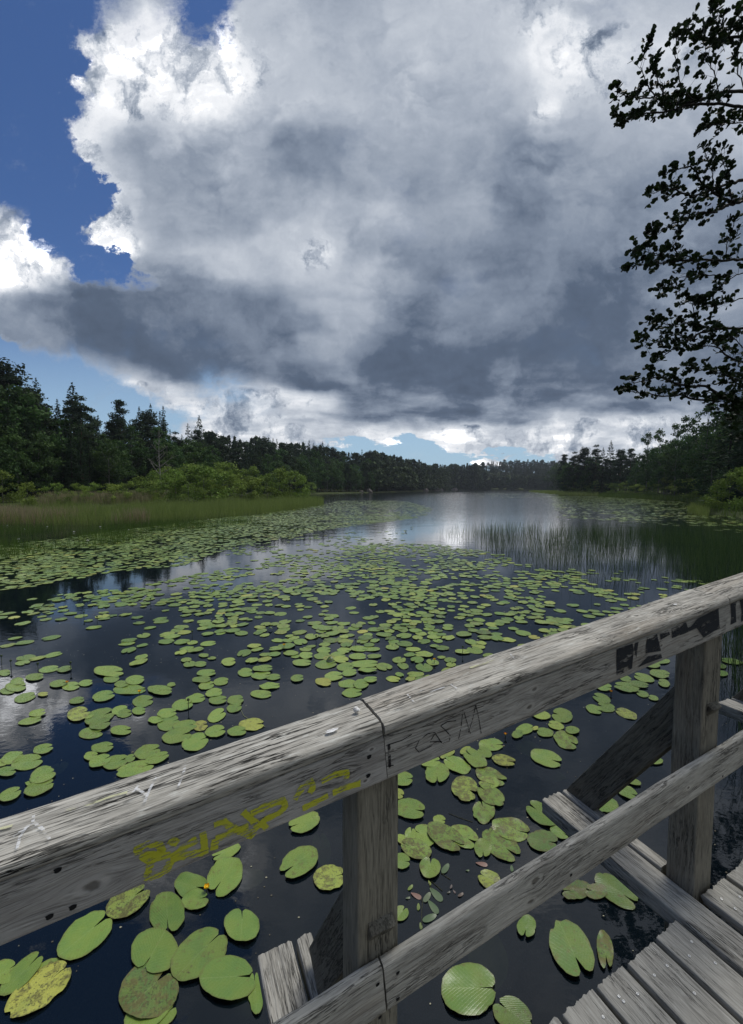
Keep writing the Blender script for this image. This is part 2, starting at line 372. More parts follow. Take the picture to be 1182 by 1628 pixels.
WOOD_CAP = wood('weathered_cap', (0.396, 0.394, 0.374), rough_grain=1.35, plane='xy', knots=[(.30, .105, .02), (.62, .03, .012)], crack=.95, lichen=.5)
WOOD_CAP2 = wood('weathered_cap_right', (0.389, 0.384, 0.362), rough_grain=1.05, plane='xy', knots=[(.93, .075, .011), (1.02, .04, .009)], crack=.45, brown=.4, lichen=.45)
WOOD_FAS = wood('weathered_fascia', (0.397, 0.392, 0.386), rough_grain=.75, knots=[(1.545, .052, .012), (1.125, .036, .015), (1.62, .08, .006), (1.60, .018, .006), (.9, .055, .012)], crack=.3, lichen=.25)
WOOD_FAS2 = wood('weathered_fascia_right', (0.378, 0.373, 0.356), rough_grain=.8, knots=[(.425, .071, .010), (.405, .030, .011), (.95, .05, .008)], crack=.35, brown=.3)
WOOD_LOW = wood('weathered_lower_rail', (0.381, 0.381, 0.361), rough_grain=.8, knots=[(.445, .085, .016), (.425, .035, .014), (1.13, .06, .008)], crack=.3, brown=.2, lichen=.3)
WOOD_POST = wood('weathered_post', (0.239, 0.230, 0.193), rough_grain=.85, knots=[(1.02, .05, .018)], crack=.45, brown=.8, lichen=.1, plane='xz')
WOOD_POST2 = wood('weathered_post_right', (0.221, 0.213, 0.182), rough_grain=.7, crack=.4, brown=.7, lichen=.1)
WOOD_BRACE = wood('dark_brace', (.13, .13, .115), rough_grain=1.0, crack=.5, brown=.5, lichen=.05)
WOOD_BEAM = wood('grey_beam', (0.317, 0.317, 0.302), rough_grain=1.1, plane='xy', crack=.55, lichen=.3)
WOOD_DECK = wood('grey_plank', (0.317, 0.317, 0.302), rough_grain=.65, plane='xy', crack=.22, lichen=.2, brown=.15)

def flat_mat(name, col, rough=.6, spec=.3, metal=0):
    m, t = mat(name); t.out(t.principled(col, rough, spec, Metallic=metal)); return m
METAL = flat_mat('screw_metal', (.62, .62, .6), .38, .5, .8)
HOLE = flat_mat('screw_hole', (.02, .02, .02), .9, .1)
def paint(name, col, cov=.5, sc=(18, 120, 120), op=.88):
    m, t = mat(name); tc = t.new('ShaderNodeTexCoord').outputs['Object']
    n = t.noise(t.mapping(tc, sc), 1.0, 5, .7); n2 = t.noise(tc, 35, 3)
    al = t.step(t.m('ADD', n, t.m('MULTIPLY', t.m('SUBTRACT', n2, .5), .3)), cov-.07, cov+.07)
    b = t.principled(col, .7, .3); tr = t.new('ShaderNodeBsdfTransparent').outputs[0]
    mx = t.new('ShaderNodeMixShader'); t.sock(mx.inputs[0], t.m('MULTIPLY', al, op)); t.l.new(tr, mx.inputs[1]); t.l.new(b, mx.inputs[2])
    t.out(mx.outputs[0]); return m
P_YEL = paint('yellow_paint', (.62, .62, .04), .43, (26, 260, 260), .88)
P_BLK = paint('black_marker', (.008, .008, .01), .44)
P_BLK2 = paint('black_spray', (.012, .016, .022), .40, (10, 40, 40))
P_WHT = paint('white_chalk', (.85, .86, .86), .52, (22, 160, 160), .6)
P_CRM = paint('pale_yellow_paint', (.55, .55, .33), .50)

# ------------------------------------------------------------------ BOARDS
def board(name, parent, m, org, ex, ey, L, W, T, nl=None, wear=.002, groove=.0015, rag=(.0, .0), seed=0, corner=.006, wav=.0):
    """a sawn timber: x along the length, y across, z up; its faces furrowed along the grain, its arrises worn"""
    ex = ex.normalized(); ez = ex.cross(ey).normalized(); ey = ez.cross(ex)
    nl = nl or max(8, int(L/.018))
    per = []                                    # cross-section outline
    def edge(p, q, n):
        for i in range(n): per.append((p[0]+(q[0]-p[0])*i/n, p[1]+(q[1]-p[1])*i/n))
    c = corner
    ny, nz = max(6, int(W/.0035)), max(4, int(T/.0045))
    cs = [(W-c, 0), (W, c), (W, T-c), (W-c, T), (c, T), (0, T-c), (0, c), (c, 0)]
    nn = [1, nz, 1, ny, 1, nz, 1, ny]
    for i in range(8): edge(cs[i], cs[(i+1) % 8], nn[i])
    per = np.array(per); n = len(per)
    ctr = np.array([W/2, T/2]); vs = []
    for i in range(nl+1):
        x = L*i/nl
        wy = wav*mn.noise((x*1.7, seed, 3.1)); wz = wav*mn.noise((x*1.7, seed, 9.1))
        for k in range(n):
            y, z = per[k]
            g = mn.noise((x*3.0+seed*7.3, y*130, z*130)); g2 = mn.noise((x*1.3+seed*3.1, y*45, z*45))
            dpt = groove*max(0, g)+groove*1.8*max(0, g2-.05)
            ce = min(1, (min(y, W-y)+min(z, T-z))/(c*2.2))
            dpt += wear*(1-ce)*(1+.9*mn.noise((x*9+seed, y*8, z*8)))
            dy, dz = 0, 0
            if y < c*.9: dy = 1
            elif y > W-c*.9: dy = -1
            if z < c*.9: dz = 1
            elif z > T-c*.9: dz = -1
            xx = x
            if i == 0: xx = rag[0]*(.5+.5*mn.noise((seed+5, y*55, z*25))+.25*mn.noise((seed+5, y*190, z*60)))
            if i == nl: xx = L-rag[1]*(.5+.5*mn.noise((seed+9, y*55, z*25))+.25*mn.noise((seed+9, y*190, z*60)))
            vs.append((xx, y+dy*dpt+wy, z+dz*dpt+wz))
    fs = []
    for i in range(nl):
        for k in range(n): fs.append((i*n+k, i*n+(k+1) % n, (i+1)*n+(k+1) % n, (i+1)*n+k))
    o0 = len(vs)
    for e, ii in ((0, 0), (1, nl)):              # end grain
        vs.append((vs[ii*n][0]+(.001 if e == 0 else -.001), W/2, T/2))
        for k in range(n):
            a_, b_ = ii*n+k, ii*n+(k+1) % n
            fs.append((a_, o0+e, b_) if e == 0 else (b_, o0+e, a_))
    me = mesh_np(name, np.array(vs), fs, m, True)
    try: me.set_sharp_from_angle(angle=math.radians(50))
    except Exception: pass
    mw = Matrix(((ex.x, ey.x, ez.x, org.x), (ex.y, ey.y, ez.y, org.y), (ex.z, ey.z, ez.z, org.z), (0, 0, 0, 1)))
    o = bpy.data.objects.new(name, me); COL.objects.link(o); o.parent = parent
    o.matrix_basis = (Matrix.Translation(-parent.location) if parent else Matrix()) @ mw
    return o

RAIL0 = P(1.05, .83, 1.5)
railing = empty('wooden_railing', RAIL0); tag(railing, 'weathered grey timber railing with a wide top rail crossing the foreground', 'railing')
deck = empty('footbridge_deck', P(1.5, 0, 1.5)); tag(deck, 'weathered grey plank deck of the footbridge in the bottom right corner', 'footbridge')
def sloped(name, m, s0, s1, tA, tB, dtop, dbot, parent=railing, **k):
    o = P(s0, tA, dbot); L = (s1-s0)*math.sqrt(1+SL*SL)
    return board(name, parent, m, o, UX, V3, L, tB-tA, (dbot-dtop)*UZ.z, **k)
JS = .381
cap1 = sloped('handrail', WOOD_CAP, -1.25, JS-.001, .746, .868, .429, .463, seed=1, nl=200, groove=.0028, wear=.0045, corner=.007, wav=.002, rag=(0, .002))
cap2 = sloped('handrail', WOOD_CAP2, JS+.0015, 1.69, .744, .872, .427, .462, seed=2, nl=170, groove=.0018, wear=.004, corner=.008, wav=.003, rag=(.003, .003))
cap3 = sloped('handrail', WOOD_CAP2, 1.693, 4.6, .745, .872, .428, .462, seed=3, nl=120, groove=.0018, wear=.004, corner=.008, wav=.002)
fas1 = sloped('fascia_board', WOOD_FAS, -1.25, JS+.012, .756, .784, .464, .562, seed=4, groove=.0007, wear=.001, corner=.002)
fas2 = sloped('fascia_board', WOOD_FAS2, JS+.0135, 1.70, .756, .784, .464, .562, seed=5, groove=.0008, wear=.0015, corner=.002)
fas3 = sloped('fascia_board', WOOD_FAS2, 1.7025, 4.6, .757, .784, .464, .560, seed=6, groove=.0008, wear=.0015, corner=.002)
cap1['label'] = 'deeply furrowed grey top rail with chalk marks'; cap2['label'] = 'smoother grey top rail right of the joint'
low1 = sloped('lower_rail', WOOD_LOW, -1.25, JS+.012, .756, .784, .979, 1.098, seed=7, groove=.001, wear=.004, corner=.006, wav=.002, rag=(0, .001))
low2 = sloped('lower_rail', WOOD_LOW, JS+.015, 4.6, .756, .784, .979, 1.098, seed=8, nl=200, groove=.001, wear=.004, corner=.006, wav=.0025, rag=(.001, 0))
def vpost(s0, m, seed, w=.105, dbot=2.9):
    top = P(s0+w/2, .83, .463).z-.004; bot = -1.0
    o = U3*(s0+w)+V3*.786+Z3*bot
    o.z = bot
    return board('post', railing, m, o, Z3, V3, top-bot, .095, w, seed=seed, nl=110, groove=.0007, wear=.0012, corner=.003)
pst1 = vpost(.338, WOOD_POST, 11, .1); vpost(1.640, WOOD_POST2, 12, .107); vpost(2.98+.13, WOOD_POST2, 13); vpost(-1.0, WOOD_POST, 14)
def drop_pt(s, t, dabs): return U3*s+V3*t+Z3*(CAMZ-dabs)
def brace(s, ta, da, tb, db, seed, w=.12, th=.06):
    a, b = drop_pt(s, ta, da), drop_pt(s, tb, db)
    d = (b-a); ex = d.normalized(); ey = ex.cross(U3).normalized()      # ey lies in the plane of the post
    if ey.z > 0: ey = -ey
    ez = ex.cross(ey)
    o = a-ez*(th/2 if ez.dot(U3) > 0 else th/2)
    return board('brace', railing, WOOD_BRACE, o, ex, ey, d.length, w, th, seed=seed, groove=.001, wear=.001, corner=.002)
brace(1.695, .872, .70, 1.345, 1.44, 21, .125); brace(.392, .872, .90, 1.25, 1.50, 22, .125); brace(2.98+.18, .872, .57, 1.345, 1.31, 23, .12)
# outrigger beams: a pair either side of each brace
def beam(s0, w, tA, tB, d, seed, th=.07, m=WOOD_BEAM, rag=.010):
    o = P(s0, tA, d)-Z3*th
    return board('cross_beam', deck, m, o+U3*0, V3, -U3, tB-tA, w, th, seed=seed, groove=.0022, wear=.003, corner=.004, rag=(0, rag)) if False else \
           board('cross_beam', deck, m, P(s0+w, tA, d)-Z3*th, V3, -U3, tB-tA, w, th, seed=seed, groove=.0022, wear=.003, corner=.004, rag=(0, rag))
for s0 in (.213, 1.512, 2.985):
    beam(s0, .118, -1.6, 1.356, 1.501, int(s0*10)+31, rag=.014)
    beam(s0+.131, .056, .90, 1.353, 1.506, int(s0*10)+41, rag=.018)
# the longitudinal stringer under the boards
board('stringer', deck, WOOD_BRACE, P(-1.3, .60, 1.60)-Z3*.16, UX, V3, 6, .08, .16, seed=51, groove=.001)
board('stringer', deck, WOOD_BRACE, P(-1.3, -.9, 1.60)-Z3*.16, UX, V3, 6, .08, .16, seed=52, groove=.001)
edges = [(-.86, -.715), (-.70, -.56), (-.545, -.40), (-.385, -.245), (-.23, -.09), (-.075, .065), (.08, .207), (.345, .49), (.505, .65), (.665, .80), (.82, .955), (.972, 1.098), (1.112, 1.228), (1.244, 1.374), (1.390, 1.500), (1.664, 1.797), (1.815, 1.95), (1.965, 2.10), (2.115, 2.25), (2.265, 2.40), (2.415, 2.55), (2.565, 2.70), (2.715, 2.85)]
def screw(parent, p, r=.0042):
    mb = MB(); n = 12; vs = []; fs = []
    for rr, zz in ((r, 0), (r, .0012), (r*.62, .0016), (r*.5, .0004), (0.0004, .0002)):
        for k in range(n): vs.append(p+UX*rr*math.cos(6.283*k/n)+V3*rr*math.sin(6.283*k/n)+UZ*zz)
    for i in range(4):
        for k in range(n): fs.append((i*n+k, i*n+(k+1) % n, (i+1)*n+(k+1) % n, (i+1)*n+k))
    mb.add((vs, fs)); me = mesh_np('screw', np.array(mb.v), mb.f, METAL, True)
    o = link('screw', me, parent); o.matrix_basis = (Matrix.Translation(deck.location) @ parent.matrix_basis).inverted(); return o
for i, (a0, b0) in enumerate(edges):
    te = .778+random.uniform(-.008, .008); d = 1.5+random.uniform(-.002, .002)
    pl = board('deck_plank', deck, WOOD_DECK, P(b0, -1.7, d)-Z3*.034, V3, -U3-Z3*SL, te+1.7, b0-a0, .034, seed=60+i, nl=130, groove=.0006, wear=.0014, corner=.002, rag=(0, .012+.01*random.random()))
    for q in ((.28, .06), (.72, .065), (.27, .035) if i % 3 == 0 else (.7, .12)):
        screw(pl, P(a0+(b0-a0)*q[0], te-q[1]-random.random()*.03, d)+Z3*.0006)
# ------------------------------------------------------------------ paint marks, laid on the faces
def decal(name, mb, m, parent):
    inv = parent.matrix_basis.inverted()
    v = [tuple(inv @ (Vector(p)-railing.location)) for p in mb.v]
    return link(name, mesh_np(name, np.array(v), mb.f, m), parent)
def ribbon(name, parent, m, pts, w, nrm, lift=.0010):
    mb = MB()
    for poly in pts:
        vs = []; n = len(poly)
        for i in range(n):
            d = (poly[min(i+1, n-1)]-poly[max(i-1, 0)]).normalized(); sd_ = d.cross(nrm).normalized()
            ww = w*(.8+.4*random.random())/2
            vs += [poly[i]-sd_*ww+nrm*lift, poly[i]+sd_*ww+nrm*lift]
        mb.add((vs, [(2*i, 2*i+1, 2*i+3, 2*i+2) for i in range(n-1)])); lift += .00006
    return decal(name, mb, m, parent)
def dense(poly, k=5):
    out = []
    for i in range(len(poly)-1):
        for j in range(k):
            f = j/k; out.append((poly[i][0]*(1-f)+poly[i+1][0]*f, poly[i][1]*(1-f)+poly[i+1][1]*f))
    return out+[poly[-1]]
def face_strokes(strokes, x0, y0, sc_, tt=.756):
    return [[on_t(x0+x/sc_, y0+y/sc_, tt) for x, y in dense(s)] for s in strokes]
def top_strokes(strokes, x0, y0, sc_, d=.427):
    return [[on_top(x0+x/sc_, y0+y/sc_, d) for x, y in dense(s)] for s in strokes]
yel = [[(60,505),(55,475),(100,452),(150,458),(165,480),(145,500),(80,505)], [(70,500),(115,530),(105,565),(95,600)], [(85,600),(150,592),(185,565),(203,530)], [(110,520),(200,500)],
       [(195,435),(235,450)], [(200,515),(250,478),(320,430)], [(200,525),(280,502),(350,488)],
       [(345,400),(352,450),(355,500)], [(395,480),(402,430)], [(395,370),(440,352),(485,392)], [(402,430),(470,405),(550,372)],
       [(480,380),(510,395),(565,415),(575,385)], [(525,308),(555,335),(600,380)], [(560,318),(640,278),(705,257),(715,285),(690,312),(620,345)], [(600,350),(632,385)],
       [(755,255),(790,200),(830,172),(838,200),(822,225)], [(790,295),(850,265),(905,235)], [(875,175),(940,140),(992,130),(985,160)], [(925,225),(985,200),(1050,180)]]
ribbon('yellow_graffiti', fas1, P_YEL, face_strokes(yel, 200, 1180, 2.814), .0125, -V3)
blk = [[(485,487),(560,462),(605,435)], [(487,585),(520,580)], [(715,425),(680,432),(640,462),(622,500),(640,520)], [(640,518),(700,487)], [(695,460),(715,430),(745,475)], [(690,470),(745,468)],
       [(812,370),(770,375),(740,395),(760,412),(785,440),(782,465),(750,478)], [(845,318),(836,400),(825,455)], [(850,330),(868,395),(880,432)], [(905,295),(888,370),(870,425)], [(905,300),(918,355),(930,430)]]
ribbon('black_lettering', fas2, P_BLK, face_strokes(blk, 450, 1020, 2.955), .0022, -V3)
ribbon('black_lettering', fas2, P_BLK, face_strokes([[(497,480),(500,530),(502,590)]], 450, 1020, 2.955), .006, -V3, .0012)
def patch(name, parent, m, polys, x0, y0, s_, tt=.756):
    mb = MB(); l = .0009
    for p in polys:
        mb.add(([on_t(x0+a/s_, y0+b/s_, tt)-V3*l for a, b in p], [tuple(range(len(p)))])); l += .0001
    return decal(name, mb, m, parent)
patch('black_graffiti', fas2, P_BLK2, [[(0,824),(140,775),(150,830),(135,990),(30,1045),(0,1050)], [(262,725),(350,692),(385,840),(250,860)], [(270,885),(385,862),(395,900),(255,950),(180,985)], [(372,690),(450,655),(462,700),(382,742)],
      [(472,648),(600,590),(615,640),(640,630),(700,560),(880,470),(890,640),(750,725),(690,640),(600,685),(478,730)], [(150,820),(160,770),(190,760),(170,900)]], 980, 880, 5.426)
patch('black_graffiti', fas3, P_BLK2, [[(985,432),(1040,402),(1028,460),(1035,590),(985,615),(990,520)], [(1062,398),(1140,372),(1150,560),(1075,588),(1080,500)]], 980, 880, 5.426, .757)
for w_ in ([[(80,450),(95,390),(130,335),(160,320),(200,350),(235,400)], [(155,320),(160,285)], [(62,388),(140,335)]], [[(680,225),(705,165),(735,108)], [(625,180),(652,145)], [(690,190),(640,160)]], [[(840,150),(862,90),(875,45)]]):
    ribbon('chalk_mark', cap1, P_WHT, top_strokes(w_, 0, 1200, 2.955), .0045, UZ, .0012)
for w_ in ([(310,265),(420,235),(520,200),(600,178)], [(0,350),(60,335)]): ribbon('pale_paint_streak', cap1, P_CRM, top_strokes([w_], 0, 1200, 2.955), .006, UZ, .0012)
for w_ in ([[(585,250),(622,292)], [(592,272),(625,262)], [(640,240),(665,228)]], [[(788,203),(818,222)], [(690,240),(760,215)]], [[(1070,60),(1090,85)], [(1100,35),(1150,20)]]): ribbon('chalk_mark', cap2, P_WHT, top_strokes(w_, 450, 1020, 2.955), .0035, UZ, .0012)
ribbon('pale_paint_streak', cap2, P_CRM, top_strokes([[(880,125),(935,108),(990,86)]], 450, 1020, 2.955), .008, UZ, .0012)
# screw holes in the lower rail and fascia
def holes(parent, pts, tt=.756, r=.004):
    for x, y in pts:
        c = on_t(x, y, tt)-V3*.0008; n = 10
        vs = [c+UX*r*(1+.3*math.sin(k*2.1))*math.cos(6.283*k/n)*1.2+Z3*r*math.sin(6.283*k/n) for k in range(n)]
        me = mesh_np('screw_hole', np.array(vs)-np.array(railing.location), [tuple(range(n))], HOLE)
        o = bpy.data.objects.new('screw_hole', me); COL.objects.link(o); o.parent = parent; o.matrix_local = parent.matrix_basis.inverted()
holes(low2, [(632.5, 1546.5), (632.5, 1588), (908, 1391), (1149, 1234)]); holes(low1, [(600.5, 1565), (604, 1617)])
holes(fas1, [(587, 1203), (585.5, 1233), (116, 1442), (79, 1457), (92, 1383)], r=.0045)

# pebble / white droppings on the top rail
wpt = on_top(567, 1131, .425)
mb = MB(); vs = []; fs = []; nn, mm = 10, 7
for i in range(mm):
    ph = math.pi*i/(mm-1)
    for k in range(nn):
        q = 6.283*k/nn; r = .0075*(1+.3*mn.noise((math.cos(q)*1.3, math.sin(q)*1.3, i*.5)))
        vs.append(Vector((r*math.sin(ph)*math.cos(q), r*.8*math.sin(ph)*math.sin(q), r*.75*math.cos(ph))))
for i in range(mm-1):
    for k in range(nn): fs.append((i*nn+k, i*nn+(k+1) % nn, (i+1)*nn+(k+1) % nn, (i+1)*nn+k))
pm, t_ = mat('white_stone'); t_.out(t_.principled(t_.ramp(t_.noise(t_.new('ShaderNodeTexCoord').outputs['Object'], 160, 4), [(.35, (.35, .33, .3)), (.55, (.8, .8, .78))]), .7, .3))
pb = link('pebble', mesh_np('pebble', np.array([tuple(v) for v in vs]), fs, pm, False)); pb.location = wpt+Z3*.004
tag(pb, 'small white pebble lying on the top rail beside the joint', 'pebble')
for i, (x, y, r) in enumerate([(527, 1162, .008), (533, 1160, .005), (1074, 961, .006)]):
    c = on_top(x, y, .425); n = 14
    vs = [UX*r*(1+.45*mn.noise((k*.9, i, 0)))*1.5*math.cos(6.283*k/n)+V3*r*(1+.45*mn.noise((k*.9, i, 5)))*.7*math.sin(6.283*k/n) for k in range(n)]+[UZ*.0012]
    o = link('bird_dropping', mesh_np('bird_dropping', np.array([tuple(v) for v in vs]), [(k, (k+1) % n, n) for k in range(n)], pm, True)); o.location = c+UZ*.0008
    tag(o, ['flat white bird dropping left of the pebble on the top rail', 'tiny white bird dropping beside the larger one on the top rail', 'white bird dropping on the top rail above the right post'][i], 'dropping')

# ================================================================== WATER AND GROUND
def water_mat():
    m, t = mat('lake_water'); geo = t.new('ShaderNodeNewGeometry'); p = geo.outputs['Position']
    dist = t.v('LENGTH', p)
    r1 = t.noise(t.mapping(p, (5.5, 8, 1)), 1.0, 3, .55, .4); r2 = t.noise(t.mapping(p, (.9, 1.5, 1)), 1.0, 4, .6)
    r3 = t.noise(t.mapping(p, (18, 26, 1)), 1.0, 2, .5)
    breeze = t.step(t.noise(t.mapping(p, (.09, .16, 1)), 1.0, 4, .6), .38, .62)
    far = t.step(dist, 12, 60)
    amp = t.m('ADD', t.m('MULTIPLY', breeze, .5), .22)
    h = t.m('ADD', t.m('MULTIPLY', r1, .5), t.m('ADD', t.m('MULTIPLY', r2, .9), t.m('MULTIPLY', r3, .12)))
    h = t.m('MULTIPLY', h, amp)
    nrm = t.bump(h, .42, .009)
    h2 = t.noise(t.mapping(p, (.7, 1.1, 1)), 1.0, 6, .65)
    nrm2 = t.bump(t.m('MULTIPLY', h2, far), .32, .20, nrm)
    gl = t.new('ShaderNodeBsdfGlossy'); t.sock(gl.inputs['Roughness'], t.m('ADD', .03, t.m('MULTIPLY', t.step(dist, 30, 150), .04))); t.l.new(nrm2, gl.inputs['Normal'])
    gl.inputs[0].default_value = (1, 1, 1, 1)
    mur = t.new('ShaderNodeBsdfDiffuse'); mur.inputs[0].default_value = (.006, .012, .018, 1)
    tr = t.new('ShaderNodeBsdfTransparent'); tr.inputs[0].default_value = (.30, .36, .30, 1)
    b = t.new('ShaderNodeMixShader'); b.inputs[0].default_value = .5; t.l.new(mur.outputs[0], b.inputs[1]); t.l.new(tr.outputs[0], b.inputs[2])
    fr = t.new('ShaderNodeFresnel'); fr.inputs['IOR'].default_value = 1.5; t.l.new(nrm2, fr.inputs['Normal'])
    mx = t.new('ShaderNodeMixShader'); t.l.new(fr.outputs[0], mx.inputs[0]); t.l.new(b.outputs[0], mx.inputs[1]); t.l.new(gl.outputs[0], mx.inputs[2])
    t.out(mx.outputs[0]); return m
R_ = 1350
w_o = link('water', mesh_np('water', np.array([(-R_, -R_, 0), (R_, -R_, 0), (R_, R_, 0), (-R_, R_, 0)]), [(0, 1, 2, 3)], water_mat())); tag(w_o, kind='structure')

def g(x, y, z=0): p = on_z(x, y, z); return (p.x, p.y)
LAKE = [(-46, -60), (-46, 10), (-44, 34), g(0, 813), g(150, 811), g(300, 804), g(420, 800), g(505, 797), g(508, 795), g(480, 791.5), g(470, 788.5), g(500, 786), g(560, 784.2), g(640, 782.0), g(700, 780.2), (85, 440), (120, 462), (165, 470), (225, 440),
        g(905, 781.5), g(882, 784.2), g(940, 786), g(1000, 788), g(1060, 793), g(1110, 799), g(1120, 806), g(1100, 812), g(1182, 823), (20, 19), (15, 10.5), (13, 4), (13, -60)]
LK = np.array(LAKE)
def sdist(X, Y):
    """signed distance to the shoreline, positive on land"""
    X = np.asarray(X, float); Y = np.asarray(Y, float); best = np.full(X.shape, 1e9); ins = np.zeros(X.shape, bool); n = len(LK)
    for i in range(n):
        x1, y1 = LK[i]; x2, y2 = LK[(i+1) % n]; dx, dy = x2-x1, y2-y1
        tt = np.clip(((X-x1)*dx+(Y-y1)*dy)/(dx*dx+dy*dy), 0, 1)
        best = np.minimum(best, np.hypot(X-x1-tt*dx, Y-y1-tt*dy))
        ins ^= ((y1 > Y) != (y2 > Y)) & (X < (x2-x1)*(Y-y1)/((y2-y1)+1e-9)+x1)
    return np.where(ins, -best, best)
def hgt(X, Y):
    s = sdist(X, Y); X = np.asarray(X, float); Y = np.asarray(Y, float)
    h = np.where(s < 0, np.maximum(s*.35, -1.6), .25+np.minimum(s*.05, .4)+np.clip(s-8, 0, 400)*.075)
    h = np.where(s > 0, np.minimum(h, 11+.01*np.clip(s, 0, 1000)), h)
    hill = 16*np.exp(-((X-150)/150)**2-((Y-620)/110)**2)
    return h+np.where(s > 0, hill*np.clip(s/60, 0, 1), 0)
rr = np.concatenate([np.linspace(.5, 40, 50), np.geomspace(42, 1300, 100)]); aa = np.linspace(0, 2*np.pi, 361)[:-1]
RR, AA = np.meshgrid(rr, aa, indexing='ij'); GX = RR*np.sin(AA); GY = RR*np.cos(AA); GZ = hgt(GX, GY)
nr, na = RR.shape; idx = np.arange(nr*na).reshape(nr, na)
q = np.stack([idx[:-1], idx[1:], np.roll(idx, -1, 1)[1:], np.roll(idx, -1, 1)[:-1]], -1).reshape(-1, 4)
mg, t = mat('ground_soil'); p = t.new('ShaderNodeNewGeometry').outputs['Position']
col = t.ramp(t.noise(p, .35, 6, .6), [(.3, (.022, .030, .012)), (.5, (.045, .060, .020)), (.7, (.07, .075, .035))])
z = t.sep(p)[2]; col = t.mix(t.step(z, -.1, .05), (.012, .013, .009), col)
t.out(t.principled(col, .95, .1, t.bump(t.noise(p, 3, 5, .7), .6, .1)))
gv = np.stack([GX, GY, GZ], -1).reshape(-1, 3); gv = np.vstack([gv, [[0, 0, float(hgt(0., 0.))]]])
qf = [tuple(f) for f in q.tolist()]+[(nr*na, int(idx[0, k]), int(idx[0, (k+1) % na])) for k in range(na)]
tag(link('ground', mesh_np('ground', gv, qf, mg, True)), kind='structure')

# ================================================================== LILY PADS
def pad_mat():
    m, t = mat('lily_pad_leaf')
    at = t.new('ShaderNodeVertexColor', layer_name='pc'); tone, dirt, rnd = t.sep(at.outputs[0])
    al = t.new('ShaderNodeVertexColor', layer_name='lc'); lx, ly, lr = t.sep(al.outputs[0])
    p = t.new('ShaderNodeNewGeometry').outputs['Position']
    base = t.ramp(tone, [(0, (.075, .115, .035)), (.35, (.115, .195, .036)), (.6, (.185, .258, .048)), (.85, (.29, .33, .06)), (1, (.38, .36, .07))])
    big = t.noise(p, 9, 4, .6)
    base = t.mix(t.m('MULTIPLY', t.step(big, .42, .68), .35), base, (.16, .20, .035))
    base = t.mix(t.m('MULTIPLY', t.step(big, .55, .30), .35), base, (.070, .15, .040))
    # veins fan out from the stalk, with a pale midrib
    yy = t.m('ABSOLUTE', t.m('SUBTRACT', ly, .5)); xx = t.m('SUBTRACT', lx, .18)
    fan = t.m('ADD', t.m('MULTIPLY', xx, 14.0), t.m('MULTIPLY', t.m('POWER', yy, .8), -13.0))
    vein = t.m('POWER', t.m('ABSOLUTE', t.m('SINE', t.m('ADD', t.m('MULTIPLY', fan, 2.6), t.m('MULTIPLY', big, 1.5)))), 9.0)
    rib = t.step(yy, .014, .004)
    ve = t.m('MAXIMUM', t.m('MULTIPLY', vein, .09), t.m('MULTIPLY', rib, .30))
    base = t.mix(ve, base, (.24, .31, .11))
    fine = t.noise(p, 95, 4, .65); med = t.noise(p, 26, 5, .7)
    th = t.m('SUBTRACT', .70, t.m('MULTIPLY', dirt, .22))
    spk = t.m('DIVIDE', t.m('SUBTRACT', t.m('ADD', t.m('MULTIPLY', fine, .55), t.m('MULTIPLY', med, .45)), th), .05, clamp=True)
    base = t.mix(t.m('MULTIPLY', spk, .85), base, (.045, .048, .018))
    br = t.m('MULTIPLY', t.step(t.m('ADD', med, t.m('MULTIPLY', dirt, .22)), .66, .78), .6)
    base = t.mix(br, base, (.13, .12, .035))
    edge = t.m('MULTIPLY', t.step(t.m('ADD', lr, t.m('MULTIPLY', t.m('SUBTRACT', med, .5), .25)), .90, 1.0), .45)
    base = t.mix(edge, base, (.11, .10, .03))
    base = t.v('SCALE', base, t.m('ADD', .92, t.m('MULTIPLY', rnd, .4)))
    hh = t.m('ADD', t.m('MULTIPLY', med, .7), t.m('MULTIPLY', vein, -.12))
    t.out(t.principled(base, t.m('ADD', .18, t.m('MULTIPLY', fine, .20)), .45, t.bump(hh, .45, .004))); return m
PAD = pad_mat()
def pad_outline(n, r):
    """heart-shaped outline in unit coordinates: notch at -x, tip at +x, stalk at (-.30,0)"""
    nd = r.uniform(.03, .15); lob = r.uniform(.03, .12); pts = []
    skew = r.uniform(-.06, .06); ph = r.uniform(0, 6.28, 4)
    for k in range(n):
        a = -math.pi+nd+(2*math.pi-2*nd)*k/(n-1)
        x = math.cos(a); y = math.sin(a)
        if x < 0: x *= 1+lob*(abs(y) > .15)*1.0
        rr_ = 1+.015*math.sin(3*a+ph[0])+.012*math.sin(5*a+ph[1])+.010*math.sin(11*a+ph[2])+.006*math.sin(19*a+ph[3])
        rr_ *= 1-.13*math.exp(-((math.pi-nd-abs(a))/.13)**2)
        pts.append((x*rr_, (y+skew*x)*rr_*(1-.05*x)))
    return pts
